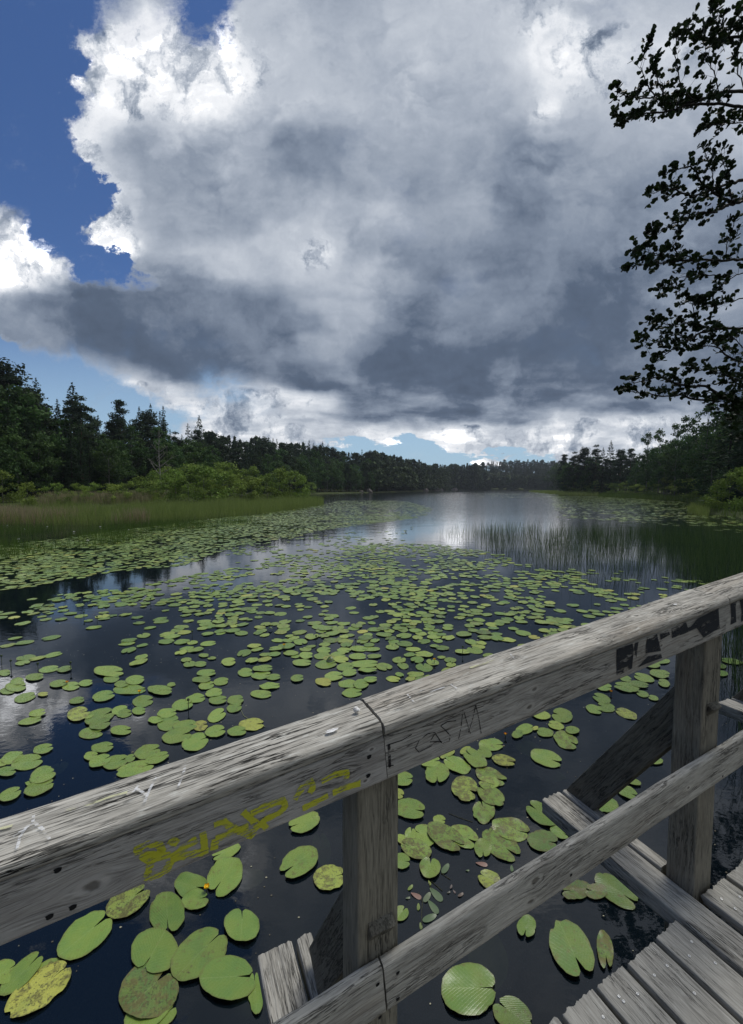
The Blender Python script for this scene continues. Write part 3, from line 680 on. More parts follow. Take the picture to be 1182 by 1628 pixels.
def pad_geo(c, ax, bx, n, rings, r, tone, dirt, z0, curl=None):
    """pad centred at c (x,y), half-axis vectors ax (towards the tip) and bx; returns verts, faces, attributes"""
    out = pad_outline(n, r); sx = -.36; V, Fc, pc, lc = [], [], [], []
    tiltx, tilty = r.normal(0, .010, 2); rnd = r.random(); L = math.hypot(*ax)
    bite = [(r.uniform(-math.pi, math.pi), r.uniform(.05, .22), r.uniform(.05, .16)) for _ in range(r.poisson(.8+1.5*dirt))] if rings > 2 else []
    cl = r.uniform(0, 1) if curl is None else curl; wa = r.uniform(0, 6.28)
    for i in range(1, rings+1):
        f = i/rings
        for (ox, oy) in out:
            a = math.atan2(oy, ox); ff = f
            if i == rings:
                for (ba, bw, bd) in bite:
                    dd = (a-ba+math.pi) % (2*math.pi)-math.pi; ff -= bd*math.exp(-(dd/bw)**4)*.6
            lx = sx+(ox-sx)*ff; ly = oy*ff
            z = z0+(lx*tiltx+ly*tilty)*L*2+L*(.012*math.sin(3*a+wa)+.12*cl*cl*max(0, ff-.6)*math.sin(4*a+wa))*ff*ff+.004*L*10*ff*ff*.3
            V.append((c[0]+ax[0]*lx+bx[0]*ly, c[1]+ax[1]*lx+bx[1]*ly, z)); pc.append((tone, dirt, rnd)); lc.append((lx*.5+.5, ly*.5+.5, ff))
    V.append((c[0]+ax[0]*sx, c[1]+ax[1]*sx, z0-.001)); pc.append((tone, dirt, rnd)); lc.append((sx*.5+.5, .5, 0)); ce = len(V)-1
    for k in range(n-1):
        Fc.append((ce, k, k+1))
        for i in range(rings-1): Fc.append((i*n+k, (i+1)*n+k, (i+1)*n+k+1, i*n+k+1))
    return V, Fc, pc, lc
# traced pads: crop origin, scale, rows of (notch x,y, tip x,y, width as seen / length as seen, tone, dirt, label)
NB = "floating on dark water"
TR = [
 (0, 1400, 2.814, [
  (485,165,265,350,.52,.45,.2,'long smooth green pad under the fascia at far left, tip pointing down'),
  (660,40,478,165,.55,.7,.9,'yellowish eaten pad under the fascia board behind the long smooth pad'),
  (185,342,2,522,.36,.5,.4,'narrow green lily pad cut by the left edge of the photo near the bottom'),
  (75,385,-30,450,.9,.55,.5,'lily pad behind the narrow one at the left edge near the bottom'),
  (308,385,34,615,.42,.95,.8,'narrow yellow-green pad pitted with holes, at the bottom left'),
  (270,362,130,460,.42,.6,.7,'torn lily pad lying behind the pitted yellow-green one at the bottom left'),
  (930,85,812,105,.75,.45,.5,'small pad wedged below the yellow flower between two larger pads'),
  (752,235,745,62,.92,.42,.45,'round green lily pad with a curled notch, second down the column left of the post'),
  (645,408,742,232,1.02,.40,.25,'round lily pad with radiating veins, third down the column below the flower'),
  (988,232,785,450,.62,.42,.6,'oval pad with a ragged yellow patch near its notch left of the cut beam'),
  (1088,140,1078,288,1.08,.40,.3,'heart-shaped lily pad standing alone between the railing and the cut beam end'),
  (1135,430,895,455,.88,.35,.25,'largest smooth round lily pad, touching the cut beam end at the bottom'),
  (1138,425,1152,610,.36,.42,.3,'narrow lily pad squeezed between the largest round pad and the beam end'),
  (765,400,560,600,.85,.12,.95,'dark olive algae-covered lily pad at the bottom below the column'),
  (748,535,560,665,.62,.5,.4,'green lily pad cut by the bottom edge of the photo, lying on the olive one'),
  (782,572,685,655,.62,.5,.5,'small lily pad at the bottom edge beside the one lying on the olive pad')]),
 (0, 1200, 2.955, [
  (1005,655,1112,495,.78,.45,.4,'oval lily pad with the yellow flower resting on its left rim'),
  (970,640,822,600,.80,.40,.25,'green lily pad creased down the middle, left of the one with the yellow flower'),
  (1000,490,1132,432,.40,.55,.2,'slim lily pad showing under the fascia board above the flower')]),
 (200, 1180, 2.814, [
  (735,390,868,340,.62,.6,.4,'lily pad with white specks just under the fascia board left of the post'),
  (705,600,850,485,.68,.5,.5,'lily pad with one torn lobe between the flower and the post'),
  (870,395,885,540,.58,.05,1.0,'brown decaying lily pad just under the surface left of the post'),
  (975,600,840,625,.85,.8,.85,'yellow-green speckled lily pad touching the left side of the near post')]),
 (620, 1180, 3.94, [
  (705,25,556,15,.5,.5,.5,None), (405,55,310,98,.5,.8,.5,None), (315,125,195,140,.55,.5,.3,None), (300,262,292,135,1.2,.5,.5,'round lily pad with a bitten dark corner, right of the near post below the fascia'),
  (345,112,505,182,.55,.5,.5,None), (512,42,440,72,.6,.75,.4,None), (470,70,608,152,.6,.55,.6,None), (555,45,638,95,.62,.5,.4,None),
  (782,135,640,98,.5,.9,.9,'yellowed speckled lily pad alone between the big cluster and the lone oval pad'), (1076,142,882,72,.46,.5,.35,'lone oval pale-green pad with a spotted end above the right post beam'),
  (722,255,538,180,.5,.6,.9,None), (548,330,392,262,.9,.7,1.0,'heavily speckled brownish lily pad at the upper left of the big cluster'), (560,285,712,400,.62,.55,.9,None), (560,250,690,270,.6,.6,.8,None),
  (572,375,608,512,1.0,.5,.8,None), (875,575,640,520,.58,.55,.9,'wide speckled lily pad at the right of the big cluster'), (800,728,590,555,.6,.4,.9,'large dull olive lily pad at the lower right of the big cluster'),
  (540,640,380,545,.72,.55,.7,None), (455,672,238,530,.55,.45,.95,None), (585,728,582,612,.95,.55,.5,'small notched lily pad at the foot of the big cluster'),
  (150,560,288,625,.95,.55,.6,None), (78,648,262,710,.62,.6,.95,None), (140,548,118,625,.9,.6,.4,None), (110,640,45,590,.7,.65,.6,None), (348,500,270,490,.8,.65,.3,None),
  (262,735,240,864,1.02,.5,.6,'round notched lily pad above the floating pondweed, right of the near post'),
  (142,240,20,236,.75,.5,.3,'lily pad half hidden behind the near post just under the fascia'), (218,452,20,398,.62,.5,.65,'large lily pad with black spots touching the right side of the near post'), (88,345,20,320,.9,.8,.4,None), (125,760,20,745,.95,.45,.2,'folded pale lily pad half hidden behind the near post'), (100,1040,40,1120,.9,.5,.2,None),
  (565,835,690,905,.75,.8,.8,'yellow-brown lily pad showing above the lower rail'), (865,390,1045,525,.55,.4,.2,'smooth lily pad lying beside the cut beam of the right post'), (1125,600,1005,540,.55,.4,.4,None), (1050,640,862,610,.72,.2,.75,'dull green lily pad above the chipped spot of the lower rail')]),
 (660, 1380, 2.955, [
  (378,575,122,575,.98,.35,.35,'broad lily pad with ragged rim below the lower rail near the bottom'), (385,635,540,760,.75,.40,.6,'lily pad at the bottom edge overlapped by the broad ragged one'),
  (795,525,672,252,.60,.22,.55,'large dark green oval lily pad between the lower rail and the deck planks'), (1045,175,850,45,.50,.25,.6,'long dark lily pad beside the beam below the lower rail'),
  (512,335,538,232,.85,.40,.3,'small lily pad peeping out below the lower rail'), (905,480,880,300,.42,.15,1.0,'rotting pad with pale patches beside the plank ends'), (690,125,825,95,.7,.1,1.0,'brownish pad under the lower rail beside the long dark one'), (800,110,905,125,.7,.12,1.0,None)]),
 (820, 1040, 3.265, [
  (498,178,410,165,.5,.55,.4,None), (405,218,495,250,.5,.5,.4,None), (448,302,364,278,.5,.5,.3,None), (425,268,518,288,.52,.5,.4,None), (525,295,632,332,.4,.85,.8,'yellowed pad left of the diagonal brace of the right post'), (600,138,540,122,.5,.5,.2,None),
  (515,165,645,190,.36,.5,.4,None), (688,170,590,152,.34,.5,.3,None), (630,200,692,220,.5,.5,.4,None), (618,112,720,142,.38,.6,.5,None), (800,115,695,98,.42,.6,.5,None), (740,145,802,165,.6,.6,.5,None), (690,225,742,238,.5,.6,.5,None), (678,58,752,66,.4,.5,.3,None), (715,38,802,40,.35,.5,.3,None),
  (650,540,768,562,.42,.5,.4,'pad just right of the diagonal brace, nearest the right post'), (540,655,628,628,.6,.5,.4,None), (568,652,652,682,.4,.5,.4,None), (632,748,528,702,.5,.45,.5,None), (395,778,535,800,.6,.4,.3,'green pad lying between the two beams of the right post'),
  (190,308,296,338,.66,.6,.5,None), (85,312,182,330,.45,.7,.5,None), (170,360,252,388,.5,.7,.6,None), (112,402,198,418,.55,.5,.6,None), (322,478,198,420,.62,.55,.9,None), (258,395,332,408,.55,.6,.5,None), (90,385,0,400,.6,.5,.4,None), (38,415,-20,428,.7,.5,.4,None), (88,395,118,385,.7,.9,.4,None),
  (1045,102,1104,108,.5,.4,.2,None), (1040,62,1096,70,.45,.4,.2,None), (1068,30,1182,48,.28,.4,.2,None)]),
 (0, 1060, 3.582, [
  (120,708,-5,765,.5,.55,.4,'notched lily pad at the left edge just above the top rail'), (305,665,134,730,.42,.55,.5,None), (315,605,170,655,.5,.5,.5,None), (300,585,175,635,.5,.55,.4,None), (215,680,145,668,.5,.5,.4,None),
  (238,530,64,568,.48,.5,.4,None), (135,502,5,540,.5,.5,.5,None), (92,598,-20,610,.5,.4,.3,None), (40,545,-40,560,.5,.6,.5,None), (302,460,188,490,.45,.5,.4,None),
  (645,452,520,478,.45,.5,.3,None), (560,508,478,522,.6,.6,.6,None), (630,520,508,568,.5,.5,.4,None), (728,525,585,572,.5,.5,.4,None), (912,470,765,510,.5,.5,.5,None), (770,515,715,540,.7,.5,.5,None), (958,505,825,550,.42,.5,.5,None), (870,560,660,615,.36,.55,.5,'long pad whose near rim touches the far edge of the top rail'),
  (748,362,628,370,.5,.5,.3,'lone notched pad in open water above the top rail at the left'), (628,318,510,350,.52,.45,.6,None), (580,372,450,392,.5,.5,.7,None), (645,262,483,318,.5,.5,.5,None), (502,260,383,290,.65,.8,.9,'brown-stained pad with pale streaks in the white cloud reflection'), (535,275,470,290,.6,.6,.6,None),
  (262,262,165,280,.42,.6,.5,None), (238,298,105,328,.3,.55,.4,None), (728,238,635,265,.5,.5,.4,None), (752,262,665,278,.5,.5,.4,None), (828,252,752,258,.6,.4,.2,None), (872,188,755,210,.55,.45,.2,None),
  (482,188,395,205,.45,.5,.3,None), (650,160,525,185,.46,.45,.3,None), (202,162,82,195,.42,.5,.3,None), (1008,262,895,278,.48,.5,.3,None), (1022,305,898,340,.7,.42,.3,None), (930,305,843,312,.45,.5,.3,None),
  (1122,330,985,352,.44,.5,.4,None), (1182,330,1098,348,.7,.95,.8,'yellowing pad left of centre above the top rail'), (1092,385,922,415,.46,.5,.3,None), (1180,405,1038,462,.62,.45,.3,None), (1098,210,980,230,.55,.45,.3,None), (1170,178,1058,192,.42,.45,.3,None),
  (982,140,840,135,.42,.5,.5,None), (828,132,645,135,.3,.45,.3,None), (822,72,715,90,.5,.45,.3,None), (735,98,652,110,.46,.5,.3,None), (705,32,535,28,.36,.6,.6,None), (682,62,590,78,.5,.45,.4,None), (1000,100,952,108,.5,.5,.4,None),
  (528,92,448,102,.45,.5,.4,None), (452,108,355,120,.5,.55,.4,None), (382,95,282,108,.42,.5,.4,None), (275,160,215,164,.4,.9,.1,'small pale pad at the rim of the white cloud reflection'),
  (152,112,30,122,.5,.55,.4,None), (85,138,0,145,.46,.5,.4,None), (248,58,145,70,.4,.5,.4,None), (140,85,60,95,.5,.55,.5,None), (335,8,222,25,.32,.45,.3,None), (412,10,325,25,.4,.45,.3,None), (60,35,-10,40,.5,.5,.4,None)]),
 (200, 1020, 2.814, [
  (432,228,355,238,.5,.5,.3,None), (452,262,370,268,.48,.5,.3,None), (460,178,392,184,.5,.5,.3,None), (395,192,326,206,.55,.55,.4,None), (528,258,455,272,.62,.5,.4,'upper pad of a touching pair whose stalk curves away above the top rail'), (518,292,452,306,.62,.45,.4,'lower pad of the touching pair beside the curved stalk'),
  (445,315,368,352,.62,.55,.4,None), (445,400,355,412,.6,.5,.4,None), (618,370,506,376,.5,.9,.6,'yellowish oval pad just above the top rail left of the joint'), (540,400,455,412,.5,.45,.4,None),
  (690,200,598,205,.34,.5,.3,None), (650,240,558,236,.4,.55,.6,None), (692,160,628,164,.44,.5,.3,None), (648,150,562,158,.4,.5,.3,None), (658,122,568,126,.36,.45,.2,None), (568,138,502,143,.58,.45,.2,None),
  (795,165,738,170,.6,.5,.2,'small heart-shaped pad alone in open water above the joint of the top rail'), (492,90,428,96,.6,.65,.6,None), (404,140,318,146,.38,.45,.2,None), (380,172,298,176,.36,.5,.3,None), (362,103,303,104,.4,.5,.2,None), (372,63,327,65,.4,.5,.2,None),
  (836,65,776,66,.52,.55,.1,None), (828,97,746,98,.4,.55,.5,None), (918,40,855,42,.46,.5,.2,None), (915,65,842,68,.4,.5,.3,None), (982,62,915,66,.5,.5,.2,None), (946,98,848,108,.4,.5,.3,None), (1020,112,944,118,.46,.5,.3,None), (972,152,888,162,.5,.6,.6,None), (1032,138,968,146,.5,.5,.3,None),
  (1126,170,1064,176,.45,.5,.3,None), (1086,190,1018,198,.62,.45,.3,None), (1038,190,950,192,.42,.5,.3,None), (1056,228,968,234,.46,.45,.2,'green pad touching the top rail right at the joint'),
  (1076,70,998,70,.36,.5,.3,None), (1130,100,1006,104,.28,.5,.4,None), (1126,130,1038,130,.28,.5,.3,None), (920,188,848,180,.5,.95,.1,'pale blanched pad under its neighbours above the joint')]),
]
pads = []          # (center, ax, bx, tone, dirt, label, dist)
for x0, y0, s_, rows in TR:
    for (ax_, ay_, bx_, by_, w_, tone, dirt, lab) in rows:
        a = (x0+ax_/s_, y0+ay_/s_); b = (x0+bx_/s_, y0+by_/s_)
        c = ((a[0]+b[0])/2, (a[1]+b[1])/2); d = (b[0]-a[0], b[1]-a[1]); n = (-d[1]*w_/2, d[0]*w_/2)
        A_, B_, N1, N2 = on_z(*a), on_z(*b), on_z(c[0]+n[0], c[1]+n[1]), on_z(c[0]-n[0], c[1]-n[1])
        C_ = (A_+B_)/2; axv = ((B_-A_)/2); bxv = ((N1-N2)/2)
        if axv.x*bxv.y-axv.y*bxv.x < 0: bxv = -bxv
        pads.append([(C_.x, C_.y), (axv.x, axv.y), (bxv.x, bxv.y), tone, dirt, lab])
n_traced = len(pads)
def poly_in(poly, x, y):
    r = False; n = len(poly)
    for i in range(n):
        x1, y1 = poly[i]; x2, y2 = poly[(i+1) % n]
        if (y1 > y) != (y2 > y) and x < (x2-x1)*(y-y1)/(y2-y1)+x1: r = not r
    return r
Z_LEFT = [(-40, 872), (80, 858), (200, 842), (330, 826), (450, 812), (520, 800), (560, 792), (640, 795), (690, 808), (680, 822), (600, 832), (520, 842), (470, 852), (400, 864), (330, 884), (300, 898), (180, 910), (60, 932), (-40, 945)]
Z_NEAR = [(-40, 962), (60, 950), (170, 938), (300, 915), (400, 898), (480, 882), (560, 870), (640, 862), (720, 870), (800, 880), (860, 905), (950, 930), (1010, 950), (1100, 985), (1100, 1000), (900, 1090), (640, 1106), (560, 1050), (480, 1052), (380, 1062), (280, 1062), (160, 1062), (-40, 1062)]
Z_MID = [(620, 1030), (940, 1000), (900, 1085), (780, 1120), (640, 1110)]
Z_SPARSE = [(330, 900), (380, 868), (430, 855), (560, 846), (700, 840), (720, 868), (560, 872), (420, 892)]
Z_RIGHT = [(878, 790), (900, 786), (1000, 792), (1090, 798), (1100, 812), (1200, 826), (1200, 850), (1100, 838), (1000, 830), (880, 822)]
Z_REED = [(860, 905), (960, 905), (1182, 930), (1182, 985), (1100, 985), (1010, 950)]
Z_THIN = [(750, 784), (890, 781), (890, 790), (760, 792)]
def dens(x, y):
    if poly_in(Z_LEFT, x, y): return .95 if y < 905 else .72
    if poly_in(Z_NEAR, x, y): return (.40 if 150 < x < 560 and y < 925 else .84) if x > 330 or y > 1000 else .60
    if poly_in(Z_SPARSE, x, y): return .10
    if poly_in(Z_RIGHT, x, y): return .95
    if poly_in(Z_REED, x, y): return .35
    if poly_in(Z_THIN, x, y): return .5
    return 0
grid = {}
def try_add(cx_, cy_, L, tone, dirt, r, fr=.62):
    k = (int(math.floor(cx_/.4)), int(math.floor(cy_/.4)))
    for i in (-1, 0, 1):
        for j in (-1, 0, 1):
            for (qx, qy, ql) in grid.get((k[0]+i, k[1]+j), ()):
                if math.hypot(qx-cx_, qy-cy_) < fr*(L+ql): return False
    grid.setdefault(k, []).append((cx_, cy_, L))
    an = r.uniform(0, 6.283); w_ = r.uniform(.74, .96)
    pads.append([(cx_, cy_), (L*math.cos(an), L*math.sin(an)), (-L*w_*math.sin(an), L*w_*math.cos(an)), tone, dirt, None]); return True
for p_ in pads: 
    k = (int(math.floor(p_[0][0]/.4)), int(math.floor(p_[0][1]/.4))); grid.setdefault(k, []).append((p_[0][0], p_[0][1], math.hypot(*p_[1])*.95))
def scatter(ncl, xr, yr, per, rad, lmin, lmax, r, boost=1.0):
    for _ in range(ncl):
        # uniform over the water surface inside the wedge
        Y = math.sqrt(r.uniform(yr[0]**2, yr[1]**2)); X = Y*r.uniform(*xr)
        px_, py_ = pix((X, Y, 0)); dn = dens(px_, py_)
        cl = mn.noise((X*.55, Y*.55, 4.0))+.5*mn.noise((X*1.7, Y*1.7, 8.0))
        if r.random() > dn*(.62+.9*cl)*boost: continue
        tone0 = r.normal(.5, .08); n = 1+r.poisson(per)
        for k in range(n):
            a = r.uniform(0, 6.283); q = rad*math.sqrt(r.random())
            L = r.uniform(lmin, lmax)*(.7 if r.random() < .2 else 1)
            x_, y_ = X+q*math.cos(a), Y+q*math.sin(a)
            pp = pix((x_, y_, 0))
            if dens(*pp) == 0: continue
            try_add(x_, y_, L, float(np.clip(tone0+r.normal(0, .10)+(.35 if r.random() < .06 else 0), 0, 1)), float(np.clip(r.beta(1.6, 2.4), 0, 1)), r, .60)
r = np.random.default_rng(11)
scatter(2600, (-.93, .86), (4.2, 17), 3.2, .42, .085, .125, r)
scatter(9000, (-.93, .10), (8.5, 34), 2.6, .5, .09, .14, r)
scatter(5200, (-.45, .20), (28, 75), 2.5, .7, .12, .20, r)
scatter(6500, (.40, .93), (18, 120), 2.5, .8, .12, .24, r)
scatter(900, (.2, .45), (80, 200), 3, 1.5, .2, .35, r)
print('PADS', len(pads), n_traced)
def visible_size(p_):
    x, y = pix((p_[0][0], p_[0][1], 0)); D = math.sqrt(p_[0][0]**2+p_[0][1]**2+CAMZ**2)
    if x < -15 or x > 1195: return 0
    return math.hypot(*p_[1])**2/D**3
order = list(range(n_traced))+sorted(range(n_traced, len(pads)), key=lambda i: -visible_size(pads[i]))
rest_v, rest_f, rest_pc, rest_lc = [], [], [], []
for rank, i in enumerate(order):
    c, ax, bx, tone, dirt, lab = pads[i]; rr_ = np.random.default_rng(1000+i)
    if rank < 300:
        big = i < n_traced
        V, Fc, pc, lc = pad_geo((0, 0), ax, bx, 44 if big else 30, 6 if big else 4, rr_, tone, dirt, 0)
        o = link('lily_pad', mesh_np('lily_pad', np.array(V), Fc, PAD, True, {'pc': pc, 'lc': lc}))
        z0 = .006+.010*rr_.random(); 
        if lab and 'under the surface' in lab: z0 = -.02
        o.location = (c[0], c[1], z0)
        px_, py_ = pix((c[0], c[1], 0))
        if lab: tag(o, lab, 'lily pad', 'lily pads floating on the lake')
        else:
            look = 'yellowish ' if tone > .72 else ('brown-speckled ' if dirt > .65 else 'plain green ')
            sz_ = 'lily pad'
            if px_ > 1130: zone = 'right of the right-hand post'
            elif py_ > 1140 and px_ > 1000: zone = 'between the brace and the right post'
            elif py_ > 1095 and px_ > 880: zone = 'left of the diagonal brace of the right post'
            elif py_ > 1130 and px_ > 740: zone = 'under the black lettering of the fascia'
            elif py_ > 1180 and px_ > 610: zone = 'in the big cluster between the posts'
            elif py_ > 1150 and px_ < 330: zone = 'beyond the top rail at far left'
            elif py_ > 1060 and px_ < 330: zone = 'round the white cloud reflection'
            elif py_ > 1055 and px_ < 560: zone = 'beyond the top rail left of its joint'
            elif py_ > 1020: zone = 'beyond the joint of the top rail'
            elif px_ < 400: zone = 'farther out on the left of the lake'
            else: zone = 'farther out in mid lake'
            tag(o, look+sz_+' '+zone, 'lily pad', look+'pads '+zone)
    else:
        D = math.hypot(*c)
        V, Fc, pc, lc = pad_geo(c, ax, bx, 20 if D < 12 else (13 if D < 25 else 9), 2 if D < 14 else 1, rr_, tone, dirt, .005+.008*rr_.random())
        o_ = len(rest_v); rest_v += V; rest_pc += pc; rest_lc += lc; rest_f += [tuple(q_+o_ for q_ in f) for f in Fc]
o = link('lily_pads', mesh_np('lily_pads', np.array(rest_v), rest_f, PAD, True, {'pc': rest_pc, 'lc': rest_lc})); tag(o, 'hundreds of small green lily pads covering the lake farther out', 'lily pads', kind='stuff')
# sunken pads seen through the water
sm, t = mat('sunken_leaf'); t.out(t.principled(t.ramp(t.noise(t.new('ShaderNodeNewGeometry').outputs['Position'], 14, 4), [(.35, (.10, .13, .06)), (.65, (.22, .22, .10))]), .8, .1))
for i, (x, y, px_, lab) in enumerate([(841, 1190, 44, 'dim round leaf sunken under the water above the lone oval pad'), (880, 1232, 30, 'dim leaf sunken under the water below the lone oval pad'), (352, 1610, 70, 'large blotchy leaf sunken at the bottom edge under the largest round pad'),
        (393, 1398, 40, 'dim leaf sunken beside the flower-bearing pad'), (655, 1222, 60, 'dim leaf sunken right of the near post under the fascia'), (93, 1222, 26, 'dim reddish leaf sunken left beyond the top rail'), (775, 1520, 60, 'faint leaf sunken below the lower rail'), (980, 1430, 50, 'dim leaf sunken beside the beam under the lower rail')]):
    z = -.05-.04*(i % 3); c = on_z(x, y, z); D = (c-Vector((0, 0, CAMZ))).length; L = px_/2/F*D; rr_ = np.random.default_rng(50+i); an = rr_.uniform(0, 6.28)
    V, Fc, pc, lc = pad_geo((0, 0), (L*math.cos(an), L*math.sin(an)), (-L*.7*math.sin(an), L*.7*math.cos(an)), 30, 3, rr_, .1, .9, 0)
    o = link('sunken_leaf', mesh_np('sunken_leaf', np.array(V), Fc, sm, True)); o.location = c; tag(o, lab, 'sunken leaf')
# pondweed right of the near post
wm, t = mat('pondweed_leaf'); cc_ = t.new('ShaderNodeVertexColor', layer_name='pc').outputs[0]; t.out(t.principled(cc_, .4, .4))
stem_m = flat_mat('pondweed_stem', (.05, .05, .02), .6)
pw = empty('pondweed', on_z(675, 1430, 0)); tag(pw, 'pondweed with narrow floating leaves, some pink, above the lower rail right of the near post', 'pondweed')
def small_leaf(parent, x, y, L, an, colr, wr=.42):
    c = on_z(x, y, .004); n = 16; vs = [(-L*.0, 0, .001)]
    for k in range(n):
        a = 6.283*k/n; q_ = (L*math.cos(a)*(1), L*wr*math.sin(a)*(1-.25*math.cos(a))); vs.append((q_[0], q_[1], .002*math.sin(2*a)))
    R = Matrix.Rotation(an, 3, 'Z'); V = [tuple(R@Vector(v)) for v in vs]
    me = mesh_np('leaf', np.array(V), [(0, 1+k, 1+(k+1) % n) for k in range(n)], wm, True, {'pc': [colr]*len(V)})
    o = link('leaf', me, parent); o.location = c-parent.location
G1, G2, PK = (.085, .13, .06), (.12, .15, .085), (.22, .13, .10)
for (x, y, l, a, c_) in [(165,960,.032,2.6,PK),(235,970,.035,.9,G2),(290,952,.048,2.2,G1),(272,1030,.042,2.1,G1),(250,1100,.042,.4,G1),(350,790,.040,.9,G1),(130,910,.022,.8,(.16,.22,.05)),(180,1030,.020,1.4,(.15,.2,.05)),(445,955,.020,.5,(.12,.09,.07)),(765,790,.022,1.3,G1),(250,880,.016,1.8,(.2,.24,.06)),(575,762,.035,2.9,PK),(488,803,.012,0,G1),(115,975,.014,.2,G2),(385,905,.014,1,(.12,.1,.09)),(405,935,.012,2,(.14,.11,.1)),(370,940,.012,.4,(.1,.1,.08)),(195,1150,.018,1.6,(.14,.18,.06))]:
    small_leaf(pw, 620+x/3.94, 1180+y/3.94, l, a, c_)
for pl_ in [[(200,1170),(200,1060),(205,1000),(180,940)], [(260,870),(300,905),(330,930)], [(320,820),(380,860)], [(245,870),(250,900),(270,930)], [(370,445),(430,470),(520,500)]]:
    pts = [on_z(620+x/3.94, 1180+y/3.94, .003)-pw.location for x, y in pl_]
    mb = MB(); mb.add(tube(pts, [.0016]*len(pts), 5)); mb.build('stem', stem_m, pw)
sg = MB(); pts = [on_z(x, y, .004) for x, y in [(383, 1128), (388, 1138), (400, 1146), (415, 1150), (422, 1156)]]; sg.add(tube(pts, [.002]*5, 5))
tag(sg.build('stalk', flat_mat('stalk_green', (.25, .27, .14))), 'thin pale stalk curving on the water beside a touching pair of pads', 'stalk')
# yellow water-lily flowers
ym = flat_mat('petal_yellow', (.85, .55, .02), .4, .4); yo = flat_mat('petal_orange', (.75, .30, .03), .5); dkg = flat_mat('bud_green', (.03, .05, .015), .5); stk = flat_mat('flower_stalk', (.035, .05, .02), .6)
def flower(x, y, r, h, m, lab, grp=None):
    c = on_z(x, y, h); e0 = empty('water_lily_flower', (c.x, c.y, 0)); tag(e0, lab, 'flower', grp)
    mb = MB(); mb.add(tube([Vector((0, .01, -.05)), Vector((0, 0, h*.5)), Vector((0, 0, h))], [.003]*3, 6)); mb.build('stalk', stk, e0)
    for k in range(5):
        q_ = 6.283*k/5; vs = []; fs = []
        for i in range(6):
            ph = .15+1.35*i/5; w_ = .75*math.sin(math.pi*(i+.6)/6.2)
            for j in range(5):
                a = q_+(j-2)/2*w_; R = r*(math.sin(ph*1.15))*(1-.05*abs(j-2)); vs.append((R*math.cos(a), R*math.sin(a), h+r*1.15*(1-math.cos(ph))))
        for i in range(5):
            for j in range(4): fs.append((i*5+j, i*5+j+1, i*5+j+6, i*5+j+5))
        mb = MB(); mb.add((vs, fs)); mb.build('petal', m, e0)
    mb = MB(); mb.add(tube([Vector((0, 0, h+.001)), Vector((0, 0, h+r*.5)), Vector((0, 0, h+r*.6))], [r*.35, r*.4, r*.45], 10)); mb.build('stigma', ym, e0)
flower(329, 1412, .016, .035, ym, 'bright yellow water-lily flower beside an oval pad under the top rail')
flower(222, 1100, .017, .045, ym, 'small yellow flower beyond the top rail over dark blue water')
flower(107, 1085, .016, .03, yo, 'orange flower head above the white cloud reflection at the left')
flower(691, 1049, .018, .05, ym, 'yellow flower just beyond the top rail right of the joint')
flower(804, 1168, .014, .03, yo, 'orange flower under the black lettering of the fascia board')
flower(972, 1100, .015, .03, yo, 'orange flower beside the pads left of the diagonal brace')
flower(452, 1026, .02, .04, ym, 'small yellow flower far beyond the top rail in the pad belt')
def bud(x, y, r, h, lab, grp):
    c = on_z(x, y, 0); e0 = empty('flower_bud', c); tag(e0, lab, 'bud', grp)
    mb = MB(); mb.add(tube([Vector((0, 0, -.05)), Vector((0, 0, h))], [.004, .0035], 5)); mb.build('stalk', stk, e0)
    mb = MB(); mb.add(tube([Vector((0, 0, h)), Vector((0, 0, h+r*.5)), Vector((0, 0, h+r*1.4)), Vector((0, 0, h+r*2))], [r*.3, r, r*.9, r*.2], 8)); mb.build('bud', dkg, e0)
for i, (x, y) in enumerate([(113, 1066), (61, 1068), (18, 1063), (3, 1055), (134, 983), (155, 990), (306, 1014), (566, 1028), (503, 1022), (240, 960), (640, 990), (365, 968), (300, 1128), (736, 1040), (1002, 1198)]):
    bud(x, y, .014, .09, 'dark water-lily bud on a short upright stalk among the pads', 'dark buds standing out of the water among the pads')
dl = flat_mat('raised_leaf_green', (.05, .09, .015), .4, .4)
for i, (x, y, s_) in enumerate([(525, 1052, .10), (645, 846, .22), (655, 840, .16), (338, 941, .12), (584, 916, .14), (430, 1002, .08)]):
    c = on_z(x, y, 0); vs, fs = [], []
    for a in range(8):
        for b in range(5):
            u_, w_ = a/7, (b-2)/2*math.sin(math.pi*(a+.5)/8)*.45
            vs.append((s_*(u_-.5), s_*w_, .01+s_*(.25*math.sin(u_*3)+.45*abs(w_))))
    for a in range(7):
        for b in range(4): fs.append((a*5+b, a*5+b+1, a*5+b+6, a*5+b+5))
    o = link('raised_leaf', mesh_np('raised_leaf', np.array(vs), fs, dl, True)); o.location = c; o.rotation_euler = (0, 0, i*1.3)
    tag(o, ['curled dark green leaf raised above the pads beyond the joint of the top rail', 'dark curled leaf standing out of the open bright water', 'second dark curled leaf just behind the one in the open bright water', 'dark folded leaf in the bright reflection at the left', 'dark folded leaf at the far edge of the pad field', 'dark folded leaf among the pads left of centre'][i], 'leaf')
wpm = flat_mat('petal_white', (.8, .8, .76), .5)
